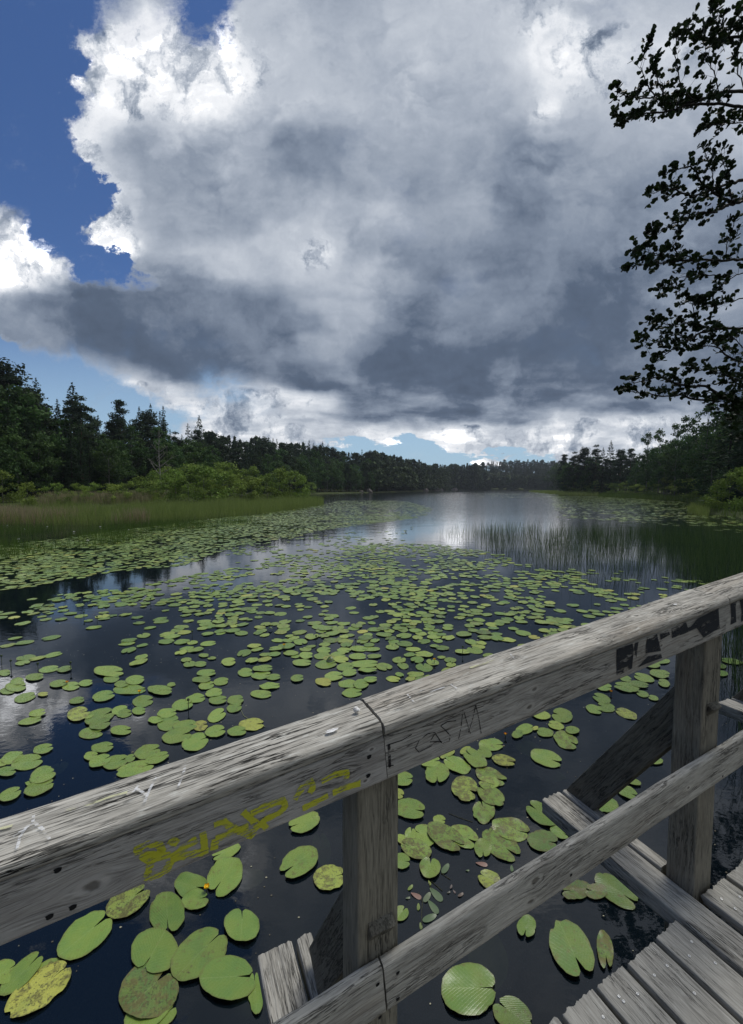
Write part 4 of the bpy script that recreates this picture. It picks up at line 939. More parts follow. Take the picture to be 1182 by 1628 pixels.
for i in range(16):
    x = [12, 40, 75, 118, 160, 205, 250, 300, 331, 372, 410, 30, 140, 1080, 1065, 960][i]; y = [836, 842, 838, 846, 838, 843, 838, 831, 826, 828, 824, 858, 860, 815, 806, 812][i]
    c = on_z(x, y, .02); mb = MB()
    for ring_, (n_, ro, up) in enumerate(((8, .06, .02), (6, .04, .045))):
        for k in range(n_):
            q_ = 6.283*k/n_+ring_*.4; d = Vector((math.cos(q_), math.sin(q_), 0)); s_ = Vector((-d.y, d.x, 0))
            mb.add(([tuple(d*.015), tuple(d*ro*.6+s_*.022+Z3*up*.6), tuple(d*ro+Z3*up*1.3), tuple(d*ro*.6-s_*.022+Z3*up*.6)], [(0, 1, 2, 3)]))
    o = mb.build('white_water_lily', wpm); o.location = c
    tag(o, 'small white water lily open among the far pads '+('before the left reed bed' if i < 13 else 'on the right side of the lake'), 'water lily', 'white water lilies '+('before the left reed bed' if i < 13 else 'on the right side'))

# specks of pollen, seeds and bits of leaf afloat on the near water
r = np.random.default_rng(5); sv, sf, sc_ = [], [], []
for i in range(900):
    Y = math.sqrt(r.uniform(.8, 60)); X = Y*r.uniform(-.95, .95); s_ = r.uniform(.0015, .005)*(2.2 if r.random() < .08 else 1); a = r.uniform(0, 6.28); o_ = len(sv); c_ = (.35, .33, .22) if r.random() < .6 else (.12, .10, .06)
    for k in range(5): sv.append((X+s_*math.cos(a+k*1.257)*(1+.5*(k % 2)), Y+s_*math.sin(a+k*1.257), .003)); sc_.append(c_)
    sf.append(tuple(range(o_, o_+5)))
tag(link('floating_debris', mesh_np('floating_debris', np.array(sv), sf, wm, False, {'pc': sc_})), 'specks of pollen and leaf bits floating on the near water', 'debris', kind='stuff')

# ================================================================== TREES AND REEDS
def leaf_mat(name, cols, trans=.25, rough=.7, obj_var=.35):
    m, t = mat(name)
    c = t.new('ShaderNodeVertexColor', layer_name='pc').outputs[0]; v_, w_, _ = t.sep(c)
    oi = t.new('ShaderNodeObjectInfo').outputs['Random']
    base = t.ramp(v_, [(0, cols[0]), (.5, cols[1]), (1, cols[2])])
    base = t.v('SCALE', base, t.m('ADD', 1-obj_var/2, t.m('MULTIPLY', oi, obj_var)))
    hs = t.new('ShaderNodeHueSaturation'); t.sock(hs.inputs['Color'], base); t.sock(hs.inputs['Hue'], t.m('ADD', .49, t.m('MULTIPLY', t.m('FRACT', t.m('MULTIPLY', oi, 7.3)), .022)))
    base = hs.outputs[0]
    d = t.principled(base, rough, .2); tl = t.new('ShaderNodeBsdfTranslucent'); t.l.new(base, tl.inputs[0])
    mx = t.new('ShaderNodeMixShader'); mx.inputs[0].default_value = trans; t.l.new(d, mx.inputs[1]); t.l.new(tl.outputs[0], mx.inputs[2])
    t.out(mx.outputs[0]); return m
M_SPR = leaf_mat('spruce_needles', [(0.0165, 0.0330, 0.0165), (0.0283, 0.0543, 0.0248), (0.0472, 0.0802, 0.0330)])
M_PINE = leaf_mat('pine_needles', [(0.0212, 0.0378, 0.0212), (0.0378, 0.0614, 0.0319), (0.0614, 0.0944, 0.0448)])
M_DEC = leaf_mat('broad_leaves', [(0.0260, 0.0590, 0.0165), (0.0472, 0.0991, 0.0260), (0.0826, 0.1475, 0.0378)], .3)
M_BUSH = leaf_mat('bush_leaves', [(0.0944, 0.1416, 0.0260), (0.1593, 0.2360, 0.0425), (0.2360, 0.3186, 0.0649)], .3)
M_ALD = leaf_mat('alder_leaves', [(.012, .024, .007), (.022, .042, .011), (.040, .072, .018)], .18, .5)
def bark(name, c1, c2):
    m, t = mat(name); tc = t.new('ShaderNodeTexCoord').outputs['Object']; n = t.noise(t.mapping(tc, (9, 9, 1.6)), 1.0, 5, .7)
    t.out(t.principled(t.ramp(n, [(.35, c1), (.65, c2)]), .9, .15, t.bump(n, .6, .03))); return m
B_DARK = bark('dark_bark', (.018, .015, .012), (.06, .052, .042)); B_PINE = bark('pine_bark', (.05, .03, .02), (.15, .085, .05)); B_GREY = bark('grey_bark', (.08, .075, .065), (.25, .24, .21)); B_DEAD = bark('dead_wood', (.16, .15, .13), (.36, .34, .30))
def quads(ctr, size, r, flat=.0, asp=(.5, 1.0), nrm=None):
    """n randomly turned four-cornered leaf sprays"""
    n = len(ctr); a = r.normal(size=(n, 3)); a[:, 2] *= (1-flat); a /= np.linalg.norm(a, axis=1, keepdims=True)
    b = r.normal(size=(n, 3)); b[:, 2] *= (1-flat); b -= (a*b).sum(1, keepdims=True)*a; b /= np.linalg.norm(b, axis=1, keepdims=True)+1e-9
    s = (size*r.uniform(.6, 1.3, n))[:, None]; w_ = r.uniform(*asp, n)[:, None]
    v = np.stack([ctr-a*s*.5, ctr+b*s*w_*.5+a*s*.08, ctr+a*s*.5, ctr-b*s*w_*.5+a*s*.08], 1)
    return v.reshape(-1, 3)
def foliage_mesh(name, V, tone, m):
    n = len(V)//4; f = np.arange(n*4).reshape(n, 4); pc = np.repeat(np.stack([tone, tone, tone], 1), 4, axis=0)
    return mesh_np(name, V, f, m, False, {'pc': np.clip(pc, 0, 1)})
def spruce_arrays(H, R, r, dens=1.0, leafs=.42, bare=.06):
    cs, sz, tn = [], [], []
    z = H*bare
    while z < H*.985:
        f = 1-z/H; L = R*(f**.75)*(1 if f > .04 else .6)+.12; nb = max(4, int(7*f+3.5)); ph = r.uniform(0, 6.28)
        for k in range(nb):
            if r.random() < .10: continue
            a = ph+6.283*k/nb+r.normal(0, .18); Lb = L*r.uniform(.60, 1.15); droop = r.uniform(.15, .42); t0 = r.normal(.5, .16)
            n = max(3, int(Lb*14*dens)); s = np.sqrt(r.random(n))*Lb
            side = r.normal(0, .14, n)*(.4+s*.45)
            x = np.cos(a)*s-np.sin(a)*side; y = np.sin(a)*s+np.cos(a)*side
            zz = z-droop*s+.10*s*s/max(Lb, .5)*.9+r.normal(0, .07, n)-abs(side)*.25
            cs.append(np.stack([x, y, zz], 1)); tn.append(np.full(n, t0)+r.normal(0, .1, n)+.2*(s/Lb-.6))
        z += r.uniform(.32, .55)*(1 if H < 15 else 1.25)*(.6+.6*f)
    top = np.stack([r.normal(0, .04, 14), r.normal(0, .04, 14), H-np.linspace(0, .7, 14)], 1); cs.append(top); tn.append(np.full(14, .5))
    C_ = np.vstack(cs); return quads(C_, np.full(len(C_), leafs), r, .5, (.28, .6)), np.concatenate(tn)
def clump_arrays(clumps, r, per, leafs, flat=.3, asp=(.5, 1)):
    cs, tn = [], []
    for (c, rad) in clumps:
        n = int(per*rad[0]*rad[1]); d = r.normal(size=(n, 3)); d /= np.linalg.norm(d, axis=1, keepdims=True); q_ = r.random(n)**.33*(.75+.35*r.random(n))
        lump = 1+.35*np.sin(d[:, 0]*5+c[0])*np.sin(d[:, 1]*5+c[1])
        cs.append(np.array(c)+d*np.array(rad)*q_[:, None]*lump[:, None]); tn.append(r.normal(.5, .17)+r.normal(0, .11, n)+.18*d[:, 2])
    C_ = np.vstack(cs); return quads(C_, np.full(len(C_), leafs), r, flat, asp), np.concatenate(tn)
def limb(mb, a, b, r0, r1, r, sag=.1, n=6, k=5):
    pts = [a.lerp(b, i/n)+Vector((r.normal(0, .04), r.normal(0, .04), math.sin(i/n*math.pi)*sag))*(b-a).length*.35 for i in range(n+1)]
    mb.add(tube(pts, [r0+(r1-r0)*i/n for i in range(n+1)], k))
def pine_arrays(H, R, r, leafs=.40, per=120):
    clumps = []; n = 19; limbs = []
    for i in range(n):
        f = i/(n-1); z = H*(.28+.69*f); rad = R*(1-.75*max(0, f-.45)/.55)*(.45+.55*min(1, (f+.15)*2)); a = i*2.4+r.uniform(-.4, .4); d = rad*r.uniform(.35, .8)*(1 if f < .93 else .1)
        c = (d*math.cos(a), d*math.sin(a), z+r.normal(0, .3)); s = r.uniform(.9, 1.5)*R/2.6
        clumps.append((c, (s, s, s*.5))); limbs.append((c, z-.8))
        if r.random() < .7: clumps.append(((c[0]*1.4+r.normal(0, .3), c[1]*1.4+r.normal(0, .3), c[2]+r.normal(0, .4)), (s*.65, s*.65, s*.35)))
    V, tn = clump_arrays(clumps, r, per, leafs, .3, (.4, .8)); return V, tn, limbs
def decid_arrays(H, R, r, leafs=.36, per=80, n=48, low=.12):
    clumps = []; limbs = []
    for i in range(n):
        f = r.random()**.8; z = H*(low+(.93-low)*f); env = R*math.sin(math.pi*min(1, (f*.82+.16)))**.65
        a = r.uniform(0, 6.283); d = env*math.sqrt(r.random())*.85; s = r.uniform(.55, 1.05)*R/3.2*(1.1-.45*f)
        c = (d*math.cos(a), d*math.sin(a), z); clumps.append((c, (s*1.15, s*1.15, s*.8)))
        if i % 3 == 0: limbs.append((c, z*.6))
    V, tn = clump_arrays(clumps, r, per, leafs, .15, (.5, 1)); return V, tn, limbs
def trunk_mesh(H, r0, limbs, r, lean=.02):
    mb = MB(); n = 9; off = [Vector((r.normal(0, lean)*H*.3*(i/n), r.normal(0, lean)*H*.3*(i/n), H*i/n-.4*(i == 0))) for i in range(n+1)]
    mb.add(tube(off, [r0*(1-.93*(i/n)**1.1) for i in range(n+1)], 8))
    for c, z0 in limbs: limb(mb, Vector((0, 0, max(z0, .2))), Vector(c), r0*.28*(1-.7*z0/H), .015, r, .15)
    return mb
def make_tree(kind, H, R, seed, name=None):
    r = np.random.default_rng(seed)
    if kind == 'spruce':
        V, tn = spruce_arrays(H, R, r); limbs = []; m, bk, nm, r0 = M_SPR, B_DARK, 'spruce_tree', H*.011
    elif kind == 'pine':
        V, tn, limbs = pine_arrays(H, R, r); m, bk, nm, r0 = M_PINE, B_PINE, 'pine_tree', H*.012
    elif kind == 'decid':
        V, tn, limbs = decid_arrays(H, R, r); m, bk, nm, r0 = M_DEC, B_GREY, 'broadleaf_tree', H*.010
    else:
        V, tn, limbs = decid_arrays(H, R, r, .20, 190, 26, .0); m, bk, nm, r0 = M_BUSH, B_GREY, 'bush', H*.010
    e0 = empty(nm, (0, -500, -50))
    link('trunk', mesh_np('trunk', *[(np.array(q.v), q.f) for q in [trunk_mesh(H*.96, r0, limbs, r)]][0], bk, True), e0)
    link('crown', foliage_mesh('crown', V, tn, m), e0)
    return e0
PROTO = {'spruce': [(make_tree('spruce', 20, 3.3, 1), 20), (make_tree('spruce', 20, 2.6, 2), 20), (make_tree('spruce', 17, 3.4, 3), 17), (make_tree('spruce', 22, 2.9, 4), 22)],
         'pine': [(make_tree('pine', 19, 3.2, 5), 19), (make_tree('pine', 17, 3.6, 6), 17), (make_tree('pine', 18, 2.8, 7), 18)],
         'decid': [(make_tree('decid', 13, 4.2, 8), 13), (make_tree('decid', 11, 4.4, 9), 11), (make_tree('decid', 14, 3.6, 10), 14)],
         'bush': [(make_tree('bush', 5, 3.0, 11), 5), (make_tree('bush', 4, 2.6, 12), 4), (make_tree('bush', 6, 3.2, 13), 6)]}
used = set(); NTREES = 0
def put_tree(kind, x, y, H, label, group=None, var=None, wide=1.0, zb=None, hue=None):
    global NTREES
    k = random.randrange(len(PROTO[kind])) if var is None else var
    root, h0 = PROTO[kind][k]
    if (kind, k) in used:
        o = root.copy(); COL.objects.link(o)
        for ch in root.children:
            c = ch.copy(); COL.objects.link(c); c.parent = o
    else: o = root; used.add((kind, k))
    z = float(hgt(x, y)) if zb is None else zb
    s = H/h0; o.location = (x, y, z-.05); o.scale = (s*wide, s*wide, s); o.rotation_euler = (0, 0, random.uniform(0, 6.28))
    tag(o, label, {'spruce': 'spruce', 'pine': 'pine', 'decid': 'tree', 'bush': 'bush'}[kind], group); NTREES += 1
    return o
def land_y(px_, Y, inc=2, lim=80):
    """first place at or beyond distance Y on this bearing that is on land"""
    X = (px_-CX)/F*Y
    for _ in range(lim):
        if float(sdist(X, Y)) > 1.5: break
        Y += inc; X = (px_-CX)/F*Y
    return X, Y
SKYL = [(-80,560),(0,588),(20,583),(45,612),(66,604),(85,640),(122,612),(150,652),(180,655),(195,638),(215,662),(226,650),(243,644),(262,648),(282,678),(300,672),(318,664),(340,684),(370,688),(400,691),(440,695),(515,702),(540,712),(570,713),(600,719),(640,726),(700,738),(760,736),(800,730),(850,730),(884,732)]
def skyl(x): return float(np.interp(x, [a for a, b in SKYL], [b for a, b in SKYL]))
def height_for(px_, ytop, X, Y):
    D = Y; return (776-ytop)/F*D/1.0+CAMZ-float(hgt(X, Y))
def tree_at(px_, ytop, Y, kind, label, group=None, **k):
    X, Y = land_y(px_, Y); H = height_for(px_, ytop, X, Y)
    return put_tree(kind, X, Y, max(2.5, H), label, group, **k)
# the skyline on the left, one by one
for (x, yt, Y, kind, lab, kw) in [
    (16, 582, 62, 'pine', 'tall rounded dark pine at the left edge, highest of the left shore', dict(var=1, wide=1.25)),
    (66, 603, 66, 'spruce', 'pointed spruce right of the tall pine at the left edge', dict(var=0)),
    (122, 611, 70, 'spruce', 'broad spruce with a leaning tip, second point from the left', dict(var=2, wide=1.15)),
    (98, 636, 64, 'spruce', 'dark spruce between the two highest points at the left', dict(var=3)),
    (195, 637, 84, 'pine', 'flat-topped pine standing above the left wood right of the broad spruce', dict(var=0, wide=.85)),
    (226, 648, 92, 'spruce', 'first of three slim spruces on the left skyline', dict(var=1)),
    (244, 643, 96, 'spruce', 'tallest and middle one of three slim spruces on the left skyline', dict(var=1)),
    (264, 647, 97, 'spruce', 'third of three slim spruces on the left skyline', dict(var=3)),
    (320, 662, 118, 'spruce', 'spruce with a broad top right of the three slim spruces', dict(var=2)),
    (302, 674, 112, 'spruce', 'small spruce leaning on the broad-topped one of the left skyline', dict(var=0)),
    (150, 652, 78, 'pine', 'rounded pine in the dip right of the broad spruce', dict(var=2)),
    (-20, 600, 55, 'spruce', 'big dark spruce cut by the left edge of the photo', dict(var=3))]:
    tree_at(x, yt, Y, kind, lab, **kw)
# the body of the left wood
rt = random.Random(5)
gsp, gpi, gde = 'spruces of the left wood', 'pines of the left wood', 'leafy trees of the left wood'
def pick(kinds):
    k = rt.choice(kinds); return k, {'spruce': ('dark spruce packed in the wood on the left shore', gsp), 'pine': ('dark pine packed in the wood on the left shore', gpi), 'decid': ('leafy tree in the wood on the left shore', gde)}[k]
x = -90
while x < 420:
    base = np.interp(x, [-90, 0, 120, 250, 400, 520], [44, 56, 62, 84, 112, 150])
    k, (l, g_) = pick(['spruce', 'spruce', 'pine']); tree_at(x+rt.uniform(-6, 6), skyl(x)+rt.uniform(6, 22), base*1.16, k, l, g_)
    k, (l, g_) = pick(['spruce', 'pine', 'decid', 'spruce']); tree_at(x+rt.uniform(-6, 6)+8, skyl(x)+rt.uniform(16, 50), base*1.02, k, l, g_)
    k, (l, g_) = pick(['decid', 'spruce', 'spruce']); tree_at(x+rt.uniform(-6, 6)+3, skyl(x)+rt.uniform(45, 85)*(1 if x < 300 else .6), base*.94, k, l, g_)
    x += rt.uniform(11, 15)*(1 if x < 200 else .75)
x = 400
while x < 600:
    base = np.interp(x, [400, 480, 520, 600], [118, 160, 182, 215])
    k, (l, g_) = pick(['spruce', 'pine', 'spruce']); tree_at(x, skyl(x)+rt.uniform(0, 9), base*1.15, k, l, g_)
    k, (l, g_) = pick(['pine', 'decid', 'spruce']); tree_at(x+4, skyl(x)+rt.uniform(10, 24), base*1.04, k, l, g_)
    k, (l, g_) = pick(['decid', 'decid', 'pine']); tree_at(x+7, skyl(x)+rt.uniform(24, 40), base, k, l, g_)
    x += rt.uniform(6, 9)
# leafy belt before the left wood
for (x, yt, Y, l) in [(30, 690, 52, 'grey-green leafy tree low at the left edge before the dark spruces'), (175, 700, 62, 'bright leafy tree before the dark spruces left of centre'), (212, 672, 74, 'leafy tree rising between the spruces left of the dead tree'), (268, 700, 78, 'leafy tree right beside the dead tree'), (340, 705, 84, 'leafy tree above the bushes right of the dead tree'), (300, 694, 92, 'darker leafy tree behind the bushes of the left shore')]:
    tree_at(x, yt, Y, 'decid', l, wide=1.0)
for (x, yt, Y) in [(5, 745, 46), (45, 765, 44), (90, 768, 45), (125, 770, 46), (150, 768, 48), (225, 755, 52), (250, 745, 55), (280, 742, 57), (300, 750, 52), (325, 737, 55), (345, 742, 52), (365, 745, 54), (385, 752, 57), (405, 755, 60), (425, 750, 62), (445, 742, 66), (462, 745, 66), (480, 755, 70), (205, 762, 50), (180, 766, 49), (265, 738, 66), (310, 733, 68), (495, 765, 72), (240, 765, 48), (400, 738, 72), (360, 730, 74)]:
    tree_at(x, yt, Y, 'bush', 'rounded green bush in the belt behind the left reed bed', 'bushes behind the left reed bed', wide=1.15)
# bare dead tree
def dead_tree(px_, ytop, Y, lab, seed, mt=B_DEAD, nb=10, sp=.32, r0=.011):
    X, Y = land_y(px_, Y); z = float(hgt(X, Y)); H = (776-ytop)/F*Y+CAMZ-z; r = np.random.default_rng(seed)
    e0 = empty('dead_tree', (X, Y, z)); tag(e0, lab, 'dead tree')
    mb = MB(); pts = [Vector((math.sin(i*.8)*.12, math.cos(i)*.1, H*i/9)) for i in range(10)]; mb.add(tube(pts, [H*r0*(1-.85*i/9) for i in range(10)], 7)); mb.build('trunk', mt, e0)
    for i in range(nb):
        f = .35+.6*i/nb; a = i*2.4; b = pts[int(f*9)]; L = H*sp*(1.15-f)*r.uniform(.7, 1.2); mb = MB()
        tip = b+Vector((math.cos(a)*L, math.sin(a)*L*.6, L*.75)); limb(mb, b, tip, H*.0045, .012, r, -.12)
        for j in range(3):
            q_ = b.lerp(tip, .4+.2*j); limb(mb, q_, q_+Vector((r.normal(0, .3)*L, r.normal(0, .2)*L, L*.35)), .025, .006, r, 0, 4, 4)
        mb.build('branch', mt, e0)
dead_tree(256, 684, 62, 'bare pale dead tree before the left wood', 3, nb=12)
dead_tree(1078, 716, 60, 'thin bare grey trunk leaning out of the leafy trees on the right shore', 4, B_GREY, 6, .25, .008)
# right shore
for (x, yt, Y, kind, l, kw) in [
    (896, 722, 150, 'pine', 'leftmost dark pine of the right-hand point', {}), (912, 719, 148, 'pine', 'second dark pine from the tip of the right-hand point', {}), (928, 713, 150, 'pine', 'round dark pine of the right-hand point', {}),
    (946, 708, 148, 'pine', 'taller dark pine of the right-hand point', {}), (969, 701, 145, 'spruce', 'pointed spruce topping the right-hand point', dict(var=2)), (957, 712, 140, 'spruce', 'lower spruce beside the pointed one of the right-hand point', {}),
    (985, 716, 140, 'pine', 'spreading pine right of the pointed spruce', {}), (1001, 713, 136, 'pine', 'flat-topped pine in the gap between the point and the leafy trees', {}),
    (1027, 684, 96, 'decid', 'first leafy tree of the right shore, left of the taller ones', dict(wide=.8)), (1046, 678, 92, 'decid', 'second leafy tree of the right shore', dict(wide=.8)), (1072, 668, 86, 'decid', 'third, broad leafy tree of the right shore', dict(wide=.8)),
    (1090, 656, 80, 'decid', 'tall leafy tree with a domed top on the right shore', dict(wide=.8)), (1120, 636, 70, 'decid', 'high leafy tree under the lowest alder branch on the right shore', dict(wide=.8)),
    (1158, 615, 44, 'spruce', 'dark spruce behind the alder at the right edge', dict(var=0, wide=1.3)), (1188, 560, 40, 'spruce', 'tall dark spruce cut by the right edge', dict(var=3, wide=1.3)), (1222, 540, 40, 'spruce', 'dark spruce outside the right edge', dict(var=2, wide=1.3)),
    (1010, 738, 118, 'decid', 'low leafy tree at the foot of the right shore wood', {}), (1055, 722, 84, 'decid', 'leafy tree low before the right shore wood', {}), (1100, 712, 72, 'decid', 'dark leafy tree behind the grey leaning trunk', {}),
    (1130, 722, 58, 'decid', 'grey-green leafy tree left of the bright bush at the right edge', {}), (1165, 700, 54, 'decid', 'dark leafy tree behind the bright bush at the right edge', {}), (1195, 690, 50, 'decid', 'dark leafy tree at the right edge', {})]:
    tree_at(x, yt, Y, kind, l, **kw)
for i in range(58):
    x = 884+(i%29)*11.2+(5 if i>28 else 0); Yb = np.interp(x, [888, 1000, 1100, 1200], [172, 150, 98, 64]); top = np.interp(x, [888, 930, 1000, 1020, 1100, 1180], [728, 720, 726, 708, 676, 630])
    k = rt.choice(['pine', 'spruce', 'pine'] if x < 1010 else ['decid', 'spruce', 'decid'])
    tree_at(x, top+rt.uniform(0, 24)+(12 if i > 28 else 0), Yb*(.93 if i > 28 else 1), k, {'pine': 'dark pine in the wood of the right shore', 'spruce': 'dark spruce in the wood of the right shore', 'decid': 'dark leafy tree in the wood of the right shore'}[k], 'wood of the right shore, '+{'pine': 'pines', 'spruce': 'spruces', 'decid': 'leafy trees'}[k])
for x in range(888, 1010, 7): tree_at(x, rt.uniform(722, 740), 158, 'decid', 'dark leafy tree in the wood of the right shore', 'wood of the right shore, leafy trees')
for (x, yt, Y, l) in [(1160, 748, 34, 'bright yellow-green bush at the right edge of the lake'), (1186, 738, 34, 'bright green bush cut by the right edge'), (1142, 768, 38, 'low bright bush left of the yellow-green one at the right edge'), (1120, 782, 42, 'smallest green bush on the right bank at the water')]:
    tree_at(x, yt, Y, 'bush', l, wide=.9)
for x in (905, 930, 950, 975, 995, 1015, 1035, 1060, 1085, 1105):
    Y = np.interp(x, [905, 1000, 1105], [142, 116, 62]); tree_at(x, 764+rt.uniform(-4, 4)-(6 if x > 1050 else 0), Y, 'bush', 'dark green bush at the foot of the right shore wood', 'bushes along the right shore', wide=1.3)
# the far wood reads as one mass
far = []; fr = np.random.default_rng(21)
arch = []
for s_ in range(3):
    arch.append(spruce_arrays(16, 3.2, np.random.default_rng(90+s_), .30, 1.2)+('s',)); V_, t_, _l = pine_arrays(16, 3, np.random.default_rng(95+s_), 1.3, 13); arch.append((V_, t_, 'p'))
    V_, t_, _l = decid_arrays(13, 4, np.random.default_rng(99+s_), 1.2, 12); arch.append((V_, t_, 'd'))
FV, FT = [], []
def far_tree(px_, ytop, Y, H=None, kinds=(0, 1, 3, 4, 6, 7)):
    X, Y = land_y(px_, Y, 4, 150); z = float(hgt(X, Y)); i = int(fr.choice(kinds)); V_, t_, k_ = arch[i]; h0 = 13 if k_ == 'd' else 16
    Hh = max(7, (776-ytop)/F*Y+CAMZ-z) if H is None else H; s = Hh/h0; a = fr.uniform(0, 6.28); ca, sa = math.cos(a), math.sin(a)
    W_ = V_*np.array([min(s, 1.4)*1.1, min(s, 1.4)*1.1, s]); FV.append(np.stack([W_[:, 0]*ca-W_[:, 1]*sa+X, W_[:, 0]*sa+W_[:, 1]*ca+Y, W_[:, 2]+z], 1)); FT.append(t_+fr.normal(0, .14)+(.25 if k_ == 'd' else 0))
x = 590.
while x < 770:
    Y = np.interp(x, [590, 640, 700, 770], [215, 265, 345, 430])
    far_tree(x, skyl(x)+fr.uniform(0, 6), Y*1.12); far_tree(x+2, skyl(x)+fr.uniform(6, 16), Y*1.04); far_tree(x+4, skyl(x)+fr.uniform(14, 26), Y, kinds=(2, 5, 8, 4)); x += fr.uniform(3.0, 4.6)
x = 700.
while x < 905:
    far_tree(x, skyl(x)+fr.uniform(0, 6), 640); far_tree(x+1, skyl(x)+fr.uniform(7, 14), 590); far_tree(x+2, skyl(x)+fr.uniform(12, 22), 540); far_tree(x+3, skyl(x)+fr.uniform(22, 32), 455); far_tree(x+1.5, skyl(x)+fr.uniform(24, 34), 470, kinds=(2, 5, 8)); x += fr.uniform(2.2, 3.4)
for x in np.arange(330, 620, 9): far_tree(x, skyl(x)+fr.uniform(4, 14), np.interp(x, [330, 620], [150, 270]))
for az in np.arange(-180, 180, 2.2):      # the wood goes on all round, outside the photograph
    if -50 < az < 50: continue
    for D in (75, 90):
        X, Y = D*math.sin(math.radians(az)), D*math.cos(math.radians(az))
        if float(sdist(X, Y)) < 2: continue
        i = int(fr.integers(0, 9)); V_, t_, k_ = arch[i]; FV.append(V_*1.05+np.array([X+fr.normal(0, 2), Y+fr.normal(0, 2), float(hgt(X, Y))])); FT.append(t_)
M_FAR = leaf_mat('far_wood_leaves', [(0.0260, 0.0448, 0.0260), (0.0448, 0.0732, 0.0354), (0.0826, 0.1274, 0.0496)], .2)
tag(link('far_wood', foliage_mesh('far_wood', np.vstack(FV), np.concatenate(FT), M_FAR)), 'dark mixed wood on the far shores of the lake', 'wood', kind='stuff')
# pale rocks on the far waterline
rk, t = mat('granite'); t.out(t.principled(t.ramp(t.noise(t.new('ShaderNodeNewGeometry').outputs['Position'], .9, 6, .7), [(.35, (.10, .09, .08)), (.65, (.26, .23, .20))]), .9, .2))
for i, (x, y, w_, h_) in enumerate([(588, 777, 5, 5), (692, 773, 7, 7), (676, 775, 4, 4), (640, 778, 3, 2.5), (700, 776, 5, 4), (575, 779, 3, 3), (722, 777, 5, 3)]):
    X, Y = land_y(x, 180 if x < 620 else 300, 2, 200); X = (x-CX)/F*Y; s_ = Y/F; n = 9; vs, fs = [], []
    for a in range(7):
        ph = math.pi*a/6
        for b in range(n):
            q_ = 6.283*b/n; k_ = 1+.45*mn.noise((math.cos(q_)*1.5+i*5, math.sin(q_)*1.5, ph)); vs.append((w_*s_*k_*math.sin(ph)*math.cos(q_), w_*s_*.6*k_*math.sin(ph)*math.sin(q_), h_*s_*k_*math.cos(ph)))
    for a in range(6):
        for b in range(n): fs.append((a*n+b, a*n+(b+1) % n, (a+1)*n+(b+1) % n, (a+1)*n+b))
    o = link('boulder', mesh_np('boulder', np.array(vs), fs, rk, False)); o.location = (X, Y-2, .3)
    tag(o, 'pale granite rock on the far left waterline', 'rock', 'rocks on the far left waterline')

# ------------------------------------------------------------------ reeds
def blades(pts, hts, w, r, lean=.12, curve=.15, segs=3, cols=None, name='reeds', mat_=None, lab='', cat='reeds', flower=0):
    n = len(pts); P0 = np.column_stack([pts, np.full(n, -.1)]); a = r.uniform(0, 6.283, n); d = np.stack([np.cos(a), np.sin(a), np.zeros(n)], 1)
    # blades face every way round; width direction is horizontal
    wd = r.uniform(0, np.pi, n); W_ = np.stack([np.cos(wd), np.sin(wd), np.zeros(n)], 1)*(w*r.uniform(.6, 1.3, n))[:, None]
    ln = np.abs(r.normal(0, lean, n))[:, None]*hts[:, None]; cv = r.uniform(0, curve, n)[:, None]*hts[:, None]
    rows = []
    for s in range(segs+1):
        f = s/segs; c = P0+np.array([0, 0, 1])*(hts[:, None]*f)+d*(ln*f+cv*f*f); ww = W_*(1-f**2*.85)
        rows += [c-ww/2, c+ww/2]
    V = np.stack(rows, 1).reshape(-1, 3); k = 2*(segs+1); base = (np.arange(n)*k)[:, None]
    f = np.concatenate([base+np.array([[2*s, 2*s+1, 2*s+3, 2*s+2]]) for s in range(segs)], 1).reshape(-1, 4)
    t_ = np.clip(cols if cols is not None else r.normal(.5, .2, n), 0, 1); pc = np.repeat(np.stack([t_]*3, 1), k, axis=0)
    return tag(link(name, mesh_np(name, V, f, mat_, False, {'pc': pc})), lab, cat, kind='stuff')
M_REED = leaf_mat('reed_leaves', [(.12, .16, .04), (.19, .245, .06), (.27, .32, .10)], .42)
M_SEDGE = leaf_mat('sedge_leaves', [(.05, .085, .018), (.08, .13, .026), (.12, .18, .04)], .4)
M_RUSH = leaf_mat('rush_stems', [(0.0338, 0.0648, 0.0216), (0.0675, 0.1188, 0.0351), (0.1485, 0.2025, 0.0675)], .2, .5)
M_TAN = leaf_mat('dry_reeds', [(.22, .19, .09), (.34, .30, .17), (.48, .42, .26)], .3)
def scat(n, poly, r, thin=None, yr=None):
    """n places on the water spread evenly (by area) inside an outline given in the photograph"""
    Wp = np.array([g(a, b) for a, b in poly]); x0, y0 = Wp.min(0); x1, y1 = Wp.max(0); out = []; N = 0
    while N < n:
        X = r.uniform(x0, x1, 20000); Y = r.uniform(y0, y1, 20000); ins = np.zeros(20000, bool); m_ = len(Wp)
        for i in range(m_):
            xa, ya = Wp[i]; xb, yb = Wp[(i+1) % m_]; ins ^= ((ya > Y) != (yb > Y)) & (X < (xb-xa)*(Y-ya)/((yb-ya)+1e-9)+xa)
        if thin is not None: ins &= r.random(20000) < thin(X, Y)
        out.append(np.stack([X[ins], Y[ins]], 1)); N += ins.sum()
        if ins.sum() == 0: break
    return np.vstack(out)[:n]
def patchy(sc_, lo, hi, seed=0):
    def f(X, Y):
        v_ = np.array([mn.noise((a*sc_, b*sc_, seed)) for a, b in zip(X, Y)]); return np.clip((v_-lo)/(hi-lo), 0, 1)
    return f
r = np.random.default_rng(31)
